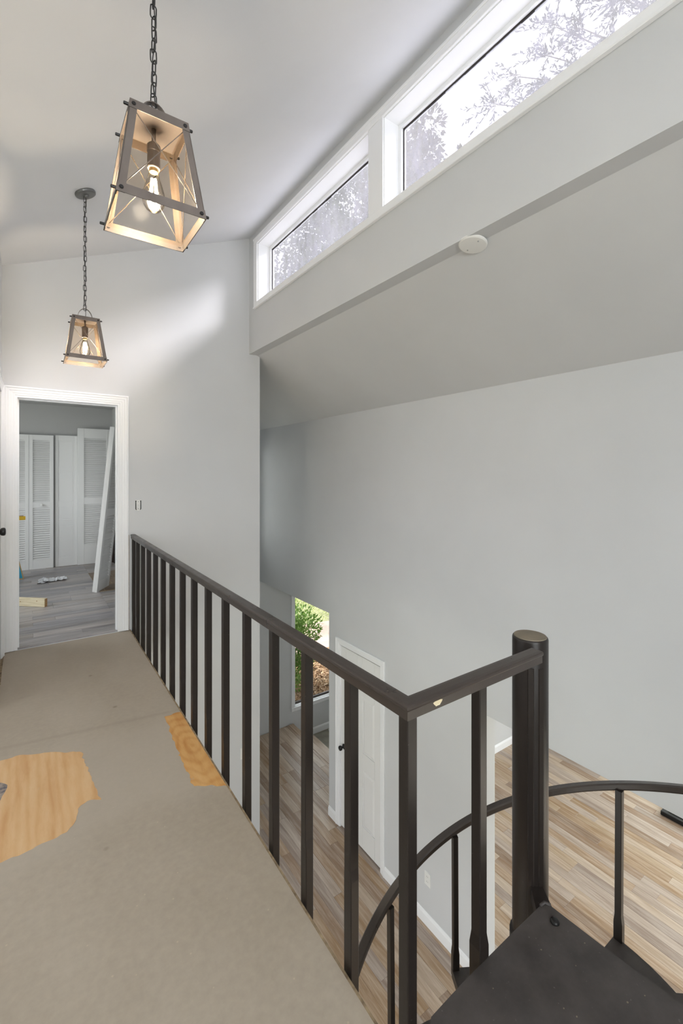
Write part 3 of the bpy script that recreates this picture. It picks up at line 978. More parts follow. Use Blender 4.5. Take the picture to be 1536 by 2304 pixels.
G().lathe([(.0125, -.003), (.0130, .003), (.0105, .0075), (.006, .009)], (1.274, .718, LZ), 18, (.06, -.05, 1)).obj('bolt', 'black_metal', land, smooth=True)
for k in range(14):
    x = random.uniform(.90, 1.29); y = random.uniform(.25, .74); r_ = random.uniform(.0015, .003)
    g = G().addm([(x + r_ * math.cos(a), y + r_ * math.sin(a) * .8, LZ + .0006) for a in [2 * pi * i / 7 for i in range(7)]], [tuple(range(7))]); g.obj('paint_fleck', 'cap_tan', land)
# welded bracket tying the landing corner to the pole
g = G(); g.prism([(1.255, .760), (1.306, .735), (1.365, .815), (1.335, .835)], 'Z', LZ - .05, LZ - .0065); g.obj('bracket', 'railing_brown', land)
G().tube([(1.285, .770, LZ + .001), (1.305, .768, LZ + .002), (1.312, .752, LZ + .001)], .005, 6).obj('weld_bead', 'tread_brown', land, smooth=True)

NT_, RISE, STEP, TR = 13, (LZ - ZL) / 13, 31.0, .655
for n in range(1, NT_):
    zt = LZ - RISE * n; a1 = R(2 + STEP * (n - 3) - (6.5 if n < 3 else 0)); a0 = a1 - R(39)
    P2 = [(POLE.x + .055 * math.cos((a0 + a1) / 2 + k), POLE.y + .055 * math.sin((a0 + a1) / 2 + k)) for k in (-.9, .9)]
    arc = [(POLE.x + TR * math.cos(a0 + (a1 - a0) * i / 10), POLE.y + TR * math.sin(a0 + (a1 - a0) * i / 10)) for i in range(11)]
    # poly: inner start, arc, inner end
    poly = [P2[0]] + arc + [P2[1]]
    g = G(); g.prism(poly, 'Z', zt - .006, zt)
    tr_ = g.obj('tread', 'tread_brown', stair)
    # folded front and back flange + outer skirt
    g = G(); ol = poly + [poly[0]]
    for i in range(len(ol) - 1):
        a = Vector((*ol[i], 0)); b = Vector((*ol[i + 1], 0)); m_ = Vector((sum(p[0] for p in poly) / len(poly), sum(p[1] for p in poly) / len(poly), 0))
        ia = a + (m_ - a).normalized() * .006; ib = b + (m_ - b).normalized() * .006
        g.addm([(a.x, a.y, zt - .006), (b.x, b.y, zt - .006), (ib.x, ib.y, zt - .006), (ia.x, ia.y, zt - .006), (a.x, a.y, zt - .04), (b.x, b.y, zt - .04), (ib.x, ib.y, zt - .04), (ia.x, ia.y, zt - .04)],
               [(0, 1, 5, 4), (2, 3, 7, 6), (4, 5, 6, 7), (1, 2, 6, 5), (3, 0, 4, 7)])
    g.obj('flange', 'railing_brown', tr_)
    G().lathe([(.065, zt - .11), (.065, zt - .004)], (POLE.x, POLE.y, 0), 24).obj('hub', 'railing_brown', tr_, smooth=False)


def helix_z(th):
    return .108 - th / 360.0 * 2.40


SR = .680
g = G(); fr_ = []
th_end = 2 + STEP * 9 + 4
n_ = 150
for i in range(n_ + 1):
    th = -92 + (th_end + 92) * i / n_; a = R(th)
    fr_.append((Vector((POLE.x + SR * math.cos(a), POLE.y + SR * math.sin(a), helix_z(th))), Vector((math.cos(a), math.sin(a), 0)), Vector((0, 0, 1))))
g.sweep([(-.017, -.030), (.017, -.030), (.0205, -.024), (.0205, -.006), (.015, 0), (-.015, 0), (-.0205, -.006), (-.0205, -.024)], fr_)
g.obj('handrail', 'handrail_brown', stair)


def spiral_baluster(th, ztop, zbot, hw=.0130):
    g = square_bar(0, 0, hw, zbot, ztop, zbot + .12, 0, (hw * 1.05, hw * 1.3)); a = R(th); c, s_ = math.cos(a), math.sin(a); rr = .655
    g.v = [(POLE.x + c * (x + rr) - s_ * y, POLE.y + s_ * (x + rr) + c * y, z) for x, y, z in
           [(x + (.006 * max(0, min(1, (z - zbot - .15) / max(.01, (ztop - zbot - .15))))), y, z) for x, y, z in g.v]]
    return g


for n in range(1, NT_ - 1):
    th = 2 + STEP * (n - 3) - 1.6 - (6.5 if n < 3 else 0)
    spiral_baluster(th, helix_z(th) - .027, LZ - RISE * n - .035).obj('baluster', 'railing_brown', stair)
square_bar(POLE.x + .686 * math.cos(R(-92)), POLE.y + .686 * math.sin(R(-92)), .016, LZ - .05, helix_z(-92) - .02, .20, 0, (.019, .019)).obj('end_post', 'railing_brown', stair)

# ------------------------------------------------------------------ pendant lanterns
LA, LB, LH = .075, .114, .278


def make_lantern(x, y, zb, label):
    L = thing('pendant_lantern', label, 'pendant light', (x, y, zb))
    zt = zb + LH
    zc = zceil(x)
    tk, bw = .0022, .020          # sheet thickness, strap width

    def half(z):
        return LB + (LA - LB) * (z - zb) / LH
    # corner legs: angle profiles (two straps each) as one mesh per leg
    for sx in (-1, 1):
        for sy in (-1, 1):
            g = G()
            for kind in (0, 1):
                vs_ = []
                for z in (zb, zt):
                    h = half(z)
                    if kind == 0:   # strap on the x-running face
                        a = [(sx * h, sy * h), (sx * (h - bw), sy * h), (sx * (h - bw), sy * (h - tk)), (sx * h, sy * (h - tk))]
                    else:
                        a = [(sx * h, sy * h), (sx * h, sy * (h - bw)), (sx * (h - tk), sy * (h - bw)), (sx * (h - tk), sy * h)]
                    vs_ += [(x + p, y + q, z) for p, q in a]
                g.addm(vs_, [(0, 1, 2, 3), (4, 5, 6, 7), (0, 1, 5, 4), (1, 2, 6, 5), (2, 3, 7, 6), (3, 0, 4, 7)])
            leg = g.obj('leg', 'bronze', L)
            for z in (zb + .013, zt - .013):
                h = half(z)
                for ax in (0, 1):
                    g = G(); d_ = Vector((sx, 0, 0)) if ax == 0 else Vector((0, sy, 0))
                    c_ = Vector((x + sx * h, y + sy * (h - .010), z)) if ax == 0 else Vector((x + sx * (h - .010), y + sy * h, z))
                    g.lathe([(.0056, -.002), (.0056, .003), (.0042, .0045)] if ax else [(.0042, -.002), (.0042, .012), (.003, .0135)], c_, 8, d_)
                    g.obj('bolt', 'black_metal', leg)
    # top and bottom bands: four strips each
    for z0, z1, nm in ((zb, zb + .026, 'bottom_band'), (zt - .026, zt, 'top_band')):
        for k in range(4):
            q = Matrix.Rotation(k * pi / 2, 3, 'Z'); vs_ = []
            for z in (z0, z1):
                h = half(z) + .0012
                vs_ += [q @ Vector((-h, -h, z)), q @ Vector((h, -h, z)), q @ Vector((h - .002, -h + .0022, z)), q @ Vector((-h + .002, -h + .0022, z))]
            G().addm([(v.x + x, v.y + y, v.z) for v in vs_], [(0, 1, 2, 3), (4, 5, 6, 7), (0, 1, 5, 4), (1, 2, 6, 5), (2, 3, 7, 6), (3, 0, 4, 7)]).obj(nm, 'bronze', L)
    G().rbox(x - LA + .001, x + LA - .001, y - LA + .001, y + LA - .001, zt - .004, zt - .001, .0008).obj('top_plate', 'bronze', L)
    # crossed wires on each face
    for k in range(4):
        q = Matrix.Rotation(k * pi / 2, 3, 'Z')
        for s_ in (-1, 1):
            z0, z1 = zb + .024, zt - .024
            a = q @ Vector((s_ * (half(z0) - .012), -half(z0) + .004 - .0006 * s_, z0)); b = q @ Vector((-s_ * (half(z1) - .012), -half(z1) + .004 - .0006 * s_, z1))
            G().tube([(a.x + x, a.y + y, a.z), (b.x + x, b.y + y, b.z)], .0013, 6).obj('cross_wire', 'bronze', L)
    # amber glass panels behind the wires
    for k in range(4):
        q = Matrix.Rotation(k * pi / 2, 3, 'Z'); z0, z1 = zb + .012, zt - .006; vs_ = []
        for dd in (.0065, .0085):
            vs_ += [q @ Vector((-half(z0) + .010, -half(z0) + dd, z0)), q @ Vector((half(z0) - .010, -half(z0) + dd, z0)), q @ Vector((half(z1) - .010, -half(z1) + dd, z1)), q @ Vector((-half(z1) + .010, -half(z1) + dd, z1))]
        G().addm([(v.x + x, v.y + y, v.z) for v in vs_], [(0, 1, 2, 3), (4, 5, 6, 7), (0, 1, 5, 4), (1, 2, 6, 5), (2, 3, 7, 6), (3, 0, 4, 7)]).obj('glass_panel', 'lantern_glass', L)
    # strap handle
    n = 20; rr = .043
    fr_ = [(Vector((x + rr * math.cos(pi * i / n), y, zt - .002 + .072 * math.sin(pi * i / n))), Vector((0, 1, 0)), Vector((math.cos(pi * i / n), 0, math.sin(pi * i / n)))) for i in range(n + 1)]
    G().sweep([(-.008, -.0012), (.008, -.0012), (.008, .0012), (-.008, .0012)], fr_).obj('handle_loop', 'bronze', L)
    # socket
    so = G().lathe([(.006, -.050), (.006, -.004)], (x, y, zt), 12).obj('socket_stem', 'bronze', L, smooth=True)
    G().lathe([(.0165, -.118), (.0175, -.116), (.0175, -.072), (.0185, -.070), (.0185, -.052), (.014, -.047)], (x, y, zt), 20).obj('socket', 'bronze', L)
    # bulb
    bz = zt - .118
    prof = [(.0125, 0.0), (.0135, -.012), (.017, -.026), (.0235, -.048), (.0295, -.070), (.0315, -.086), (.029, -.102), (.021, -.115), (.010, -.1215), (.002, -.123)]
    bu = G().lathe(prof, (x, y, bz), 24).obj('bulb', 'bulb_glass', L, smooth=True)
    for k in range(4):
        a = k * pi / 2 + .4
        G().tube([(x + .006 * math.cos(a), y + .006 * math.sin(a), bz - .030), (x + .012 * math.cos(a + .3), y + .012 * math.sin(a + .3), bz - .090)], .0032, 6).obj('filament', 'filament', bu)
    G().lathe([(.011, .004), (.012, -.010)], (x, y, bz), 12).obj('bulb_base', 'brass', bu)
    pl = bpy.data.lights.new('bulb_light', 'POINT'); pl.energy = 7.5; pl.color = (1.0, .90, .75); pl.shadow_soft_size = .022
    po = bpy.data.objects.new('bulb_light', pl); COL.objects.link(po); po.parent = L; po.location = (0, 0, bz - .062 - zb)
    # canopy on the sloped ceiling
    nv = Vector((.404, 0, -1)).normalized()
    can = G().lathe([(.062, -.002), (.0635, .006), (.061, .014), (.050, .0185), (.016, .021), (.014, .030), (.007, .034)], (x, y, zc), 32, nv).obj('canopy', 'canopy_iron', L, smooth=False)
    # chain
    ztop = zc - .030; zbot = zt + .062
    pitch = .0315; nl = int(round((ztop - zbot) / pitch)); pitch = (ztop - zbot) / nl
    hl, hw, wr = pitch / 2 + .0042, .0085, .0019
    pts = []
    for i in range(20):
        a = 2 * pi * i / 20; pts.append((hw * math.cos(a), 0, (hl - hw) * (1 if math.sin(a) >= 0 else -1) * (1 if abs(math.sin(a)) > 1e-6 else 0) + hw * math.sin(a)))
    lk = G().tube(pts, wr, 6, closed=True); me = None
    for i in range(nl):
        if me is None:
            o = lk.obj('chain_link', 'chain_iron', L, local=True, smooth=True); me = o.data
        else:
            o = bpy.data.objects.new('chain_link', me); COL.objects.link(o); o.parent = L
        o.location = (.0012 * math.sin(i * 1.7), 0, ztop - pitch * (i + .5) - zb); o.rotation_euler = (0, .05 * math.sin(i * 2.3), R(20) + (pi / 2 if i % 2 else 0) + .25 * math.sin(i * 1.3))
    G().tube([(x + .004 * math.sin(k * .9), y + .004 * math.cos(k * .7), ztop + .02 - (ztop + .02 - zt) * k / 24) for k in range(25)], .0016, 6).obj('cord', 'chain_iron', L, smooth=True)
    return L


make_lantern(.297, 1.362, 2.126, 'bronze trapezoid lantern with lit bulb hanging on a chain above the loft railing corner')
make_lantern(.305, 3.33, 2.132, 'bronze trapezoid lantern with lit bulb hanging on a chain near the bedroom doorway')

# ------------------------------------------------------------------ small wall things
CPC = Vector((1.976, 1.573, ZB - .012)); CPN = Vector((-.19, 0, -1)).normalized()
cp = thing('blank_cover_plate', 'round white blank cover plate with two screws under the clerestory wall', 'cover plate', CPC)
G().lathe([(.076, -.006), (.076, .003), (.070, .007), (.02, .009)], CPC, 40, CPN).obj('disc', 'plastic_white', cp)
for s_ in (-1, 1):
    G().lathe([(.004, .006), (.004, .0105)], CPC + Vector((s_ * .012, s_ * .045, -s_ * .002)), 10, CPN).obj('screw', 'silver', cp)

sw = thing('uncovered_switch', 'uncovered electrical switch with open box slots on the wall beside the doorway', 'light switch', (.826, YE, 1.123))
G().box(.802, .850, YE - .001, YE + .002, 1.075, 1.171).obj('yoke', 'plastic_white', sw)
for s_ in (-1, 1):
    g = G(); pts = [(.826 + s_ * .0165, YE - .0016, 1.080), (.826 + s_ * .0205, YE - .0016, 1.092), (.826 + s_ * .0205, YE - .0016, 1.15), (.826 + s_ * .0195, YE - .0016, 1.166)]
    g.tube(pts, [.0035, .0042, .0036, .005], 6).obj('box_edge', 'black_metal', sw)  # dark bars put in for the shade inside the open box slots
G().rbox(.817, .835, YE - .006, YE, 1.100, 1.146, .002).obj('switch_body', 'plastic_white', sw)
G().rbox(.8215, .8305, YE - .014, YE - .005, 1.118, 1.130, .002).obj('toggle', 'plastic_white', sw)
for z in (1.090, 1.156):
    G().lathe([(.0035, 0), (.003, .003)], (.826, YE, z), 8, (0, -1, 0)).obj('screw', 'black_metal', sw)


def outlet(c, out, label):
    o_ = thing('wall_outlet', label, 'outlet', c); c = Vector(c); N = Vector(out); U = Vector((0, 0, 1)).cross(N)

    def blk(name, u0, u1, z0, z1, d0, d1, mat):
        vs_ = [c + U * u + Vector((0, 0, z)) + N * d_ for d_ in (d0, d1) for u, z in ((u0, z0), (u1, z0), (u1, z1), (u0, z1))]
        return G().addm(vs_, [(0, 1, 2, 3), (4, 5, 6, 7), (0, 1, 5, 4), (1, 2, 6, 5), (2, 3, 7, 6), (3, 0, 4, 7)]).obj(name, mat, o_)
    blk('cover', -.035, .035, -.058, .058, 0, .005, 'plastic_white')
    for zc_ in (-.022, .022):
        r_ = blk('receptacle', -.017, .017, zc_ - .015, zc_ + .015, .004, .007, 'plastic_white')
        for u in (-.006, .006):
            vs_ = [c + U * (u + a) + Vector((0, 0, zc_ + b)) + N * .0073 for a, b in ((-.0012, -.003), (.0012, -.003), (.0012, .006), (-.0012, .006))]
            G().addm(vs_, [(0, 1, 2, 3)]).obj('slot', 'gap_black', r_)


outlet((XF, 2.838, -2.231), (-1, 0, 0), 'white wall outlet low on the far wall beside the closet door')
outlet((1.845, YE, -1.50), (0, -1, 0), 'white wall outlet below the loft at the edge of the end wall')

# black hearth box seen under the living room header
hb = thing('black_hearth_panel', 'low black hearth panel lying on the plank floor beyond the wall opening', 'hearth', (6.6, 1.6, ZL))
g = G().rbox(6.16, 6.95, 1.0, 2.17, ZL, ZL + .05, .006); g.obj('base', 'hearth_black', hb)
G().rbox(6.22, 6.89, 1.06, 2.11, ZL + .05, ZL + .062, .004).obj('top', 'hearth_black', hb)

# ------------------------------------------------------------------ louvered doors in the bedroom
SLM = {}


def louver_leaf(parent, width, height, thick, x0, y_face, mat='louver_white', stile=.045, top=.075, mid=(.90, .98), bot=.13, louvered=True, name='leaf', slope=1):
    """local coords: x along width, y depth (face at y_face facing -y), z up"""
    g = G(); y0, y1 = y_face, y_face + thick
    g.rbox(x0, x0 + stile, y0, y1, 0, height, .002).rbox(x0 + width - stile, x0 + width, y0, y1, 0, height, .002)
    for a, b in ((0, bot), mid, (height - top, height)):
        g.rbox(x0 + stile, x0 + width - stile, y0 + .0015, y1 - .0015, a, b, .001)
    leaf = g.obj(name, mat, parent, local=True)
    sw_ = width - 2 * stile
    if louvered:
        key = (round(sw_, 3), thick, slope)
        if key not in SLM:
            h_ = G(); a = R(52) * slope; c, s_ = math.cos(a), math.sin(a); L_ = .036; tk = .0055
            pr = [(-L_ / 2, -tk / 2), (L_ / 2, -tk / 2), (L_ / 2, tk / 2), (-L_ / 2, tk / 2)]
            h_.prism([(p * c - q * s_, p * s_ + q * c) for p, q in pr], 'X', -sw_ / 2 - .004, sw_ / 2 + .004)
            me = bpy.data.meshes.new('slat'); me.from_pydata(h_.v, [], h_.f); me.materials.append(M[mat]); SLM[key] = me
        for a, b in ((bot, mid[0]), (mid[1], height - top)):
            n = int((b - a) / .0315); pt = (b - a) / n
            for i in range(n):
                o = bpy.data.objects.new('slat', SLM[key]); COL.objects.link(o); o.parent = leaf
                o.location = (x0 + width / 2, (y0 + y1) / 2, a + pt * (i + .5))
    else:
        for a, b in ((bot, mid[0] - .28), (mid[0] - .20, mid[0] + .55), (mid[0] + .60, height - top)):
            p = G().rbox(x0 + stile + .0005, x0 + width - stile - .0005, y0 + .008, y1 - .008, a, b, .001); p.obj('panel', mat, leaf, local=True)
            p = G().rbox(x0 + stile + .02, x0 + width - stile - .02, y0 + .004, y0 + .0085, a + .02, b - .02, .0015); p.obj('raised_panel', mat, leaf, local=True)
        g = G().rbox(x0 + stile, x0 + width - stile, y0 + .001, y1 - .001, mid[0] - .28, mid[0] - .20, .001); g.obj('rail', mat, leaf, local=True)
        g = G().rbox(x0 + stile, x0 + width - stile, y0 + .001, y1 - .001, mid[0] + .55, mid[0] + .60, .001); g.obj('rail', mat, leaf, local=True)
    return leaf


ZF = .008
A = thing('bifold_louver_door', 'white louvered bifold door with round knob propped upright on the bedroom wall', 'louver door', (-.32, 7.955, ZF))
louver_leaf(A, .335, 1.975, .028, 0, 0)
l2 = louver_leaf(A, .300, 1.975, .028, .338, 0)
G().lathe([(.010, 0), (.010, .012), (.020, .018), (.022, .028), (.016, .034)], (.338 + .150, 0, .94), 18, (0, -1, 0)).obj('knob', 'plastic_white', l2, local=True, smooth=True)
B = thing('bifold_panel_door', 'white panelled bifold door between the louvered doors on the bedroom wall', 'panel door', (.340, 7.985, ZF))
louver_leaf(B, .290, 1.985, .028, 0, 0, louvered=False, stile=.04)
Cd = thing('full_louver_door', 'tall white full-width louvered door with wide stiles leaning on the bedroom wall', 'louver door', (.628, 7.945, ZF))
louver_leaf(Cd, .485, 2.105, .034, 0, 0, stile=.088, top=.145, mid=(.93, 1.03), bot=.30)

# leaning folded bifold
D = thing('leaning_bifold_door', 'white louvered bifold door leaning tilted against the closet opening above brown tiles', 'louver door', (.645, 5.99, ZF))
e_ = Vector((.50, .866, 0)).normalized(); nn = Vector((e_.y, -e_.x, 0)); tilt = math.atan2(.205, 1.98)
upv = (Vector((0, 0, 1)) * math.cos(tilt) + nn * math.sin(tilt)).normalized(); dep = e_.cross(upv)   # depth axis = right-handed third axis
dy = upv.cross(e_).normalized()
mt = Matrix((( e_.x, dy.x, upv.x, 0), (e_.y, dy.y, upv.y, 0), (e_.z, dy.z, upv.z, 0), (0, 0, 0, 1)))
D.rotation_euler = mt.to_euler()
louver_leaf(D, .335, 1.97, .028, 0, -.028, slope=1)
lv = louver_leaf(D, .335, 1.97, .028, .012, .004, slope=1)
lv.location.z = .0
G().rbox(.16, .24, -.032, -.0275, .225, .245, .001).obj('hinge_plate', 'plastic_white', D, local=True)

# closet doors on the right and dark trim of the closet opening
g = G().rbox(1.088, 1.121, 5.88, 7.93, 2.06, 2.13, .004).rbox(1.090, 1.121, 7.86, 7.925, -.003, 2.06, .003).rbox(1.090, 1.121, 5.885, 5.95, -.003, 2.06, .003)
struct(g.obj('trim_13', 'dark_trim'))
g = G().box(1.121, 1.78, 7.80, 7.86, -.003, 2.0); struct(g.obj('trim_14', 'shelf_dark'))
K = thing('closet_louver_door', 'white louvered bifold door closed in the dark-trimmed closet opening', 'louver door', (1.140, 7.84, ZF), R(-93))
louver_leaf(K, .43, 1.98, .028, 0, 0)
k2 = louver_leaf(K, .43, 1.98, .028, .433, 0)
G().lathe([(.010, 0), (.010, .012), (.020, .018), (.022, .028), (.016, .034)], (.47, 0, .94), 14, (0, -1, 0)).obj('knob', 'black_metal', k2, local=True, smooth=True)
K2 = thing('ajar_closet_door', 'white louvered bifold door folded ajar behind the leaning door at the closet', 'louver door', (1.160, 6.80, ZF), 0)
q1 = louver_leaf(K2, .46, 1.98, .028, 0, 0); q1.rotation_euler = (0, 0, R(-112))
q2 = louver_leaf(K2, .40, 1.98, .028, 0, 0); q2.location = (-.172, -.428, 0); q2.rotation_euler = (0, 0, R(-66))

# loose things in the bedroom
lum = thing('lumber_stud', 'short pale wooden stud lying on the grey bedroom floor', 'lumber', (.04, 5.75, ZF), R(-42))
g = G().rbox(-.62, .16, -.019, .019, 0, .089, .004); g.obj('board', 'lumber_pine', lum, local=True)
G().rbox(.1595, .1615, -.0165, .0165, .003, .086, .0005).obj('cut_end', 'lumber_end', lum, local=True)
for px, pz in ((.07, .062), (-.12, .05), (-.165, .052)):
    G().lathe([(.006, 0), (.005, .001)], (px, -.0192, pz), 9, (0, -1, 0)).obj('knot', 'lumber_end', lum, local=True)

# crumpled paper
pp = thing('crumpled_paper', 'crumpled white paper scrap on the grey bedroom floor', 'paper', (.27, 6.98, ZF))
nx, ny = 16, 9; vs_ = []; fs = []
for j in range(ny):
    for i in range(nx):
        u, v = i / (nx - 1) - .5, j / (ny - 1) - .5
        h = .004 + .040 * abs(noise.noise(Vector((u * 5, v * 4, 1.3)))) + .02 * abs(noise.noise(Vector((u * 13, v * 9, 5))))
        vs_.append((u * .31 + .012 * noise.noise(Vector((u * 9, v * 9, 8))), v * .20 * (1 + .5 * noise.noise(Vector((u * 4, 2, 0)))) + u * .04, h))
for j in range(ny - 1):
    for i in range(nx - 1):
        fs.append((j * nx + i, j * nx + i + 1, (j + 1) * nx + i + 1, (j + 1) * nx + i))
s_ = mk('sheet', vs_, fs, 'paper_white', pp, local=True)
sm = s_.modifiers.new('thick', 'SOLIDIFY'); sm.thickness = .0015
G().tube([(-.17, -.13, .006), (-.12, -.10, .012), (-.06, -.075, .012)], [.004, .008, .010], 6).obj('dark_strip', 'gap_black', pp, local=True)

# flooring carton and spirit level on a sawhorse-like stack behind the jamb
bc = thing('flooring_carton', 'blue flooring carton with tan edge standing by the doorway on the bedroom floor', 'carton', (-.215, 7.33, ZF))
g = G(); g.addm([(-.05, -.03, 0), (.165, -.03, 0), (.165, .03, 0), (-.05, .03, 0), (-.05, -.03, .9), (-.03, -.03, .9), (-.03, .03, .9), (-.05, .03, .9)],
                [(3, 2, 1, 0), (4, 5, 6, 7), (0, 1, 5, 4), (1, 2, 6, 5), (2, 3, 7, 6), (3, 0, 4, 7)]); g.obj('body', 'blue_card', bc, local=True)
g = G(); g.addm([(.166, -.032, .0), (.176, -.032, 0), (.176, .032, 0), (.166, .032, 0), (-.030, -.032, .9), (-.020, -.032, .9), (-.020, .032, .9), (-.030, .032, .9)],
                [(3, 2, 1, 0), (4, 5, 6, 7), (0, 1, 5, 4), (1, 2, 6, 5), (2, 3, 7, 6), (3, 0, 4, 7)]); g.obj('edge', 'card_tan', bc, local=True)
G().box(-.05, .174, -.034, .034, .0, .012).obj('bottom_edge', 'card_tan', bc, local=True)

tb = thing('work_table', 'narrow folding work table behind the door jamb in the bedroom', 'table', (-.70, 6.6, ZF))
G().rbox(-.40, .46, -.22, .22, .82, .85, .004).obj('top', 'card_tan', tb, local=True)
for a in (-.36, .40):
    for b in (-.18, .18):
        G().rbox(a - .015, a + .015, b - .015, b + .015, 0, .82, .003).obj('leg', 'black_metal', tb, local=True)
yl = thing('spirit_level', 'yellow spirit level lying on the work table inside the bedroom doorway', 'level', (-.46, 6.55, ZF + .85))
G().rbox(-.18, .44, -.012, .012, 0, .045, .004).obj('body', 'yellow_plastic', yl, local=True)
G().rbox(-.17, .42, -.013, .013, .045, .052, .001).obj('edge_rail', 'card_tan', yl, local=True)
G().lathe([(.012, -.014), (.012, .014)], (.05, 0, .022), 14, (0, 1, 0)).obj('vial', 'plastic_white', yl, local=True)

# ------------------------------------------------------------------ outside
gr = G().box(-90, 90, 6.52, 120, -3.35, -3.12).box(7.72, 90, -60, 6.52, -3.35, -3.12).box(-90, 7.72, -60, -3.2, -3.35, -3.12).box(-90, -2.2, -3.2, 6.52, -3.35, -3.12)
struct(gr.obj('ground', 'ground_turf'))
g = G().box(7.72, 10.9, -3.2, 4.6, -.24, -.10); struct(g.obj('roof_porch', 'trim_white'))  # unseen roof added to keep the sun off the living room floor
soil = G(); soil.prism([(2.1, 6.53), (9.5, 6.53), (9.5, 9.0), (6.5, 9.7), (2.1, 9.9)], 'Z', -3.13, -3.10); struct(soil.obj('ground_bed', 'soil'))
pa = G(); pa.prism([(2.1, 9.9), (6.5, 9.7), (9.5, 9.0), (14, 8.4), (14, 10.2), (9.5, 10.9), (6.5, 11.7), (2.1, 12.0)], 'Z', -3.13, -3.095); struct(pa.obj('ground_path', 'concrete_path'))


def leaf_mesh(pts_fn, n, length, width, seed, fold=.25):
    rnd = random.Random(seed); V = []; F_ = []
    for i in range(n):
        c, dvec, ln, wd = pts_fn(rnd, i)
        d_ = dvec.normalized(); s_ = d_.cross(Vector((rnd.uniform(-1, 1), rnd.uniform(-1, 1), rnd.uniform(-1, 1)))).normalized(); n2 = d_.cross(s_)
        k = len(V); l_, w_ = length * ln, width * wd
        V += [tuple(c), tuple(c + d_ * l_ * .45 + s_ * w_ + n2 * w_ * fold), tuple(c + d_ * l_), tuple(c + d_ * l_ * .45 - s_ * w_ + n2 * w_ * fold)]
        F_ += [(k, k + 1, k + 2), (k, k + 2, k + 3)]
    return V, F_


def rvec(r_):
    while True:
        v = Vector((r_.uniform(-1, 1), r_.uniform(-1, 1), r_.uniform(-1, 1)))
        if .05 < v.length < 1:
            return v


# leaf litter under the window
def lit(r_, i):
    x = r_.uniform(2.4, 8.5); y = r_.uniform(6.66, 9.5)
    while (x - 4.35) ** 2 + (y - 8.35) ** 2 < .16:
        x = r_.uniform(2.4, 8.5); y = r_.uniform(6.66, 9.5)
    return Vector((x, y, -3.10 + r_.uniform(0, .05))), Vector((r_.uniform(-1, 1), r_.uniform(-1, 1), r_.uniform(-.25, .45))), r_.uniform(.6, 1.4), r_.uniform(.6, 1.3)


V, F_ = leaf_mesh(lit, 16000, .075, .02, 3)
o = mk('leaf_litter', V, F_, 'leaf_litter'); o['kind'] = 'stuff'; tag(o, 'dry brown fallen leaves covering the bed below the foyer window', 'leaves')


def gb(r_, i):
    x = r_.uniform(4.0, 10.5); y = 9.3 + r_.random() ** .8 * 5.5
    edge = 12.05 - max(0, x - 2.1) * .08 - max(0, x - 6.5) * .17
    y = max(y, edge + r_.random() * 3.2)
    return Vector((x, y, -3.12)), Vector((r_.uniform(-.5, .5), r_.uniform(-.5, .5), 1)), r_.uniform(.6, 1.4), r_.uniform(.7, 1.3)


V, F_ = leaf_mesh(gb, 16000, .045, .008, 4)
o = mk('lawn_grass', V, F_, 'grass_green'); o['kind'] = 'stuff'; tag(o, 'sunlit green lawn grass beyond the concrete path', 'grass')


def shrub(loc, rx, rz, n, label, seed):
    S = thing('garden_shrub', label, 'shrub', loc); L0 = Vector(loc)
    rnd = random.Random(seed)
    stems = []
    for k in range(9):
        a = 2 * pi * k / 9 + rnd.uniform(-.2, .2); tip = L0 + Vector((math.cos(a) * rx * rnd.uniform(.3, .8), math.sin(a) * rx * rnd.uniform(.3, .8), rz * rnd.uniform(1.2, 1.8)))
        G().tube([L0 + Vector((0, 0, -.02)), L0 * .6 + tip * .4 + Vector((0, 0, .1)), tip], [.02, .012, .005], 5).obj('stem', 'bark', S)
        stems.append(tip)
    cl = [rvec(rnd) for k in range(26)]
    cl = [L0 + Vector((v.x * rx, v.y * rx, rz + v.z * rz * .92)) for v in cl]

    def fn(r_, i):
        c = cl[i % len(cl)]; v = rvec(r_) * .30
        return c + v, v.normalized() + Vector((0, 0, .4)), r_.uniform(.6, 1.3), r_.uniform(.7, 1.2)
    V, F_ = leaf_mesh(fn, n, .075, .019, seed)
    mk('foliage', V, F_, 'leaf_green', S)


shrub((4.35, 8.35, -3.11), .62, .95, 6500, 'dense green garden shrub outside the tall foyer window', 11)


def tree(loc, trunk_h, crowns, n, ll, lw, mat, label, seed, name='tree'):
    T = thing(name, label, 'tree', loc); L0 = Vector(loc); rnd = random.Random(seed)
    top = L0 + Vector((rnd.uniform(-.3, .3), rnd.uniform(-.3, .3), trunk_h))
    G().tube([L0 - Vector((0, 0, .1)), L0 * .5 + top * .5 + Vector((.15, .1, 0)), top], [.22, .17, .09], 8).obj('trunk', 'bark', T, smooth=True)
    for c, r_ in crowns:
        c = Vector(c); m_ = top * .55 + c * .45 + Vector((0, 0, .3)); st_ = L0 * .35 + top * .65
        G().tube([st_, m_, c], [.08, .05, .02], 6).obj('branch', 'bark', T, smooth=True)
    tot = sum(r_ ** 2 for c, r_ in crowns)
    pick = []
    sub = []
    for ci, (c, r_) in enumerate(crowns):
        pick += [(ci, r_)] * max(1, int(100 * r_ ** 2 / tot))
        sub.append([Vector(c) + rvec(rnd) * r_ for k in range(16)])

    def fn(q, i):
        c, r_ = pick[q.randrange(len(pick))]; s0 = sub[c][q.randrange(16)]; v = rvec(q) * r_ * .36
        return s0 + v, v.normalized() + Vector((0, 0, -.2)), q.uniform(.6, 1.3), q.uniform(.7, 1.3)
    V, F_ = leaf_mesh(fn, n, ll, lw, seed)
    mk('foliage', V, F_, mat, T)


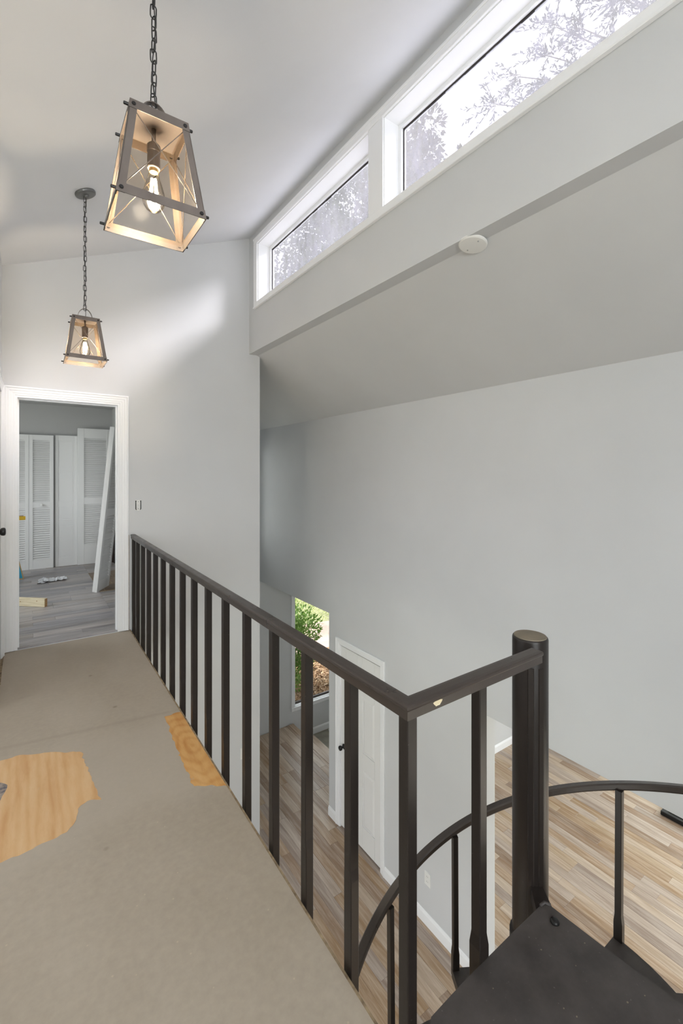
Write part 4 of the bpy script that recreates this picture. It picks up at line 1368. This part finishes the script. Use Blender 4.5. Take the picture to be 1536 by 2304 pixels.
# spray of branches close to the clerestory (built from twigs with rows of narrow leaves)
def spray_tree(loc, label, seed):
    T = thing('overhanging_tree', label, 'tree', loc); L0 = Vector(loc); rnd = random.Random(seed)
    top = L0 + Vector((-.4, 0, 9.2))
    G().tube([L0 - Vector((0, 0, .1)), L0 + Vector((.1, .1, 5)), top, top + Vector((-.3, 0, 2.5))], [.24, .2, .13, .05], 8).obj('trunk', 'bark', T, smooth=True)
    V, F_ = [], []
    limbs = [((5.75, 4.15, 6.95), 1), ((5.7, 3.75, 7.05), 1), ((5.7, 3.3, 7.0), 1), ((5.6, 2.8, 6.9), 1), ((5.9, 3.3, 7.5), 1), ((5.8, 2.7, 7.45), 1), ((6.0, 2.3, 7.2), 1), ((5.6, 2.2, 6.9), 1), ((6.2, 2.8, 7.9), 1), ((5.9, 1.7, 7.2), 1), ((6.1, 2.2, 7.8), 1)]
    for (lx, ly, lz), _ in limbs:
        tip = Vector((lx, ly, lz)); base = top + Vector((rnd.uniform(-.1, .1), rnd.uniform(-.1, .1), rnd.uniform(-1.6, .4)))
        mid = base * .45 + tip * .55 + Vector((0, 0, .35)); pts = []
        for i in range(13):
            u = i / 12; pts.append(base * (1 - u) ** 2 + mid * 2 * u * (1 - u) + tip * u * u)
        limb = G().tube(pts, [.035 * (1 - i / 12) + .006 for i in range(13)], 5).obj('branch', 'bark', T, smooth=True)
        tw = G()
        for i in range(4, 13):
            for k in range(9):
                p0 = pts[i] + rvec(rnd) * .04
                dd = (pts[i] - pts[i - 1]).normalized() * .7 + rvec(rnd) * .9; ln = rnd.uniform(.22, .55)
                q = [p0 + dd.normalized() * ln * s_ + Vector((0, 0, -.08 * s_ * s_)) for s_ in (0, .33, .66, 1)]
                tw.tube(q, [.004, .003, .0025, .0015], 3, cap=False)
                for m_ in range(17):
                    s_ = .12 + .88 * m_ / 16; j = min(2, int(s_ * 3)); f_ = s_ * 3 - j; c = q[j] * (1 - f_) + q[j + 1] * f_
                    dl = (q[j + 1] - q[j]).normalized() * .7 + rvec(rnd) * .8
                    d_ = dl.normalized(); sd = d_.cross(rvec(rnd)).normalized(); kk = len(V); l_ = rnd.uniform(.045, .085); w_ = l_ * .16
                    V += [tuple(c), tuple(c + d_ * l_ * .4 + sd * w_), tuple(c + d_ * l_ * .75 + sd * w_ * .7), tuple(c + d_ * l_), tuple(c + d_ * l_ * .75 - sd * w_ * .7), tuple(c + d_ * l_ * .4 - sd * w_)]
                    F_ += [(kk, kk + 1, kk + 2, kk + 3), (kk, kk + 3, kk + 4, kk + 5)]
        tw.obj('twigs', 'bark', T, fix=False)
    mk('foliage', V, F_, 'leaf_branch', T)


spray_tree((11.6, .9, -3.12), 'narrow-leaved tree whose sprays overhang the right clerestory window', 5)
tree((9.6, 8.9, -3.12), 9.5, [((8.2, 8.3, 9.0), 1.25), ((8.6, 8.9, 10.0), 1.2), ((7.6, 8.5, 8.4), .9)], 9000, .13, .042, 'leaf_tree_warm', 'warm hazy tree crown behind the mullion between clerestory windows', 21)
tree((12.4, 17.2, -3.12), 11, [((7.9, 15.2, 8.7), 1.5), ((8.8, 15.0, 10.2), 1.5), ((10.0, 15.4, 11.4), 1.6), ((11.2, 15.2, 12.6), 1.6), ((9.6, 15.6, 9.6), 1.5), ((12.3, 15.2, 14.0), 1.5), ((11.4, 15.9, 10.8), 1.6), ((8.6, 15.8, 8.4), 1.3)], 15000, .17, .055, 'leaf_tree', 'pale green tree crown filling the left clerestory window', 22)
tree((20.5, 8.6, -3.12), 11, [((20.4, 8.5, 10.4), 2.1), ((19.8, 10.1, 9.1), 2.0), ((21.5, 7.4, 9.6), 1.9)], 5000, .25, .075, 'leaf_tree', 'distant tree top low behind the right clerestory window', 23)
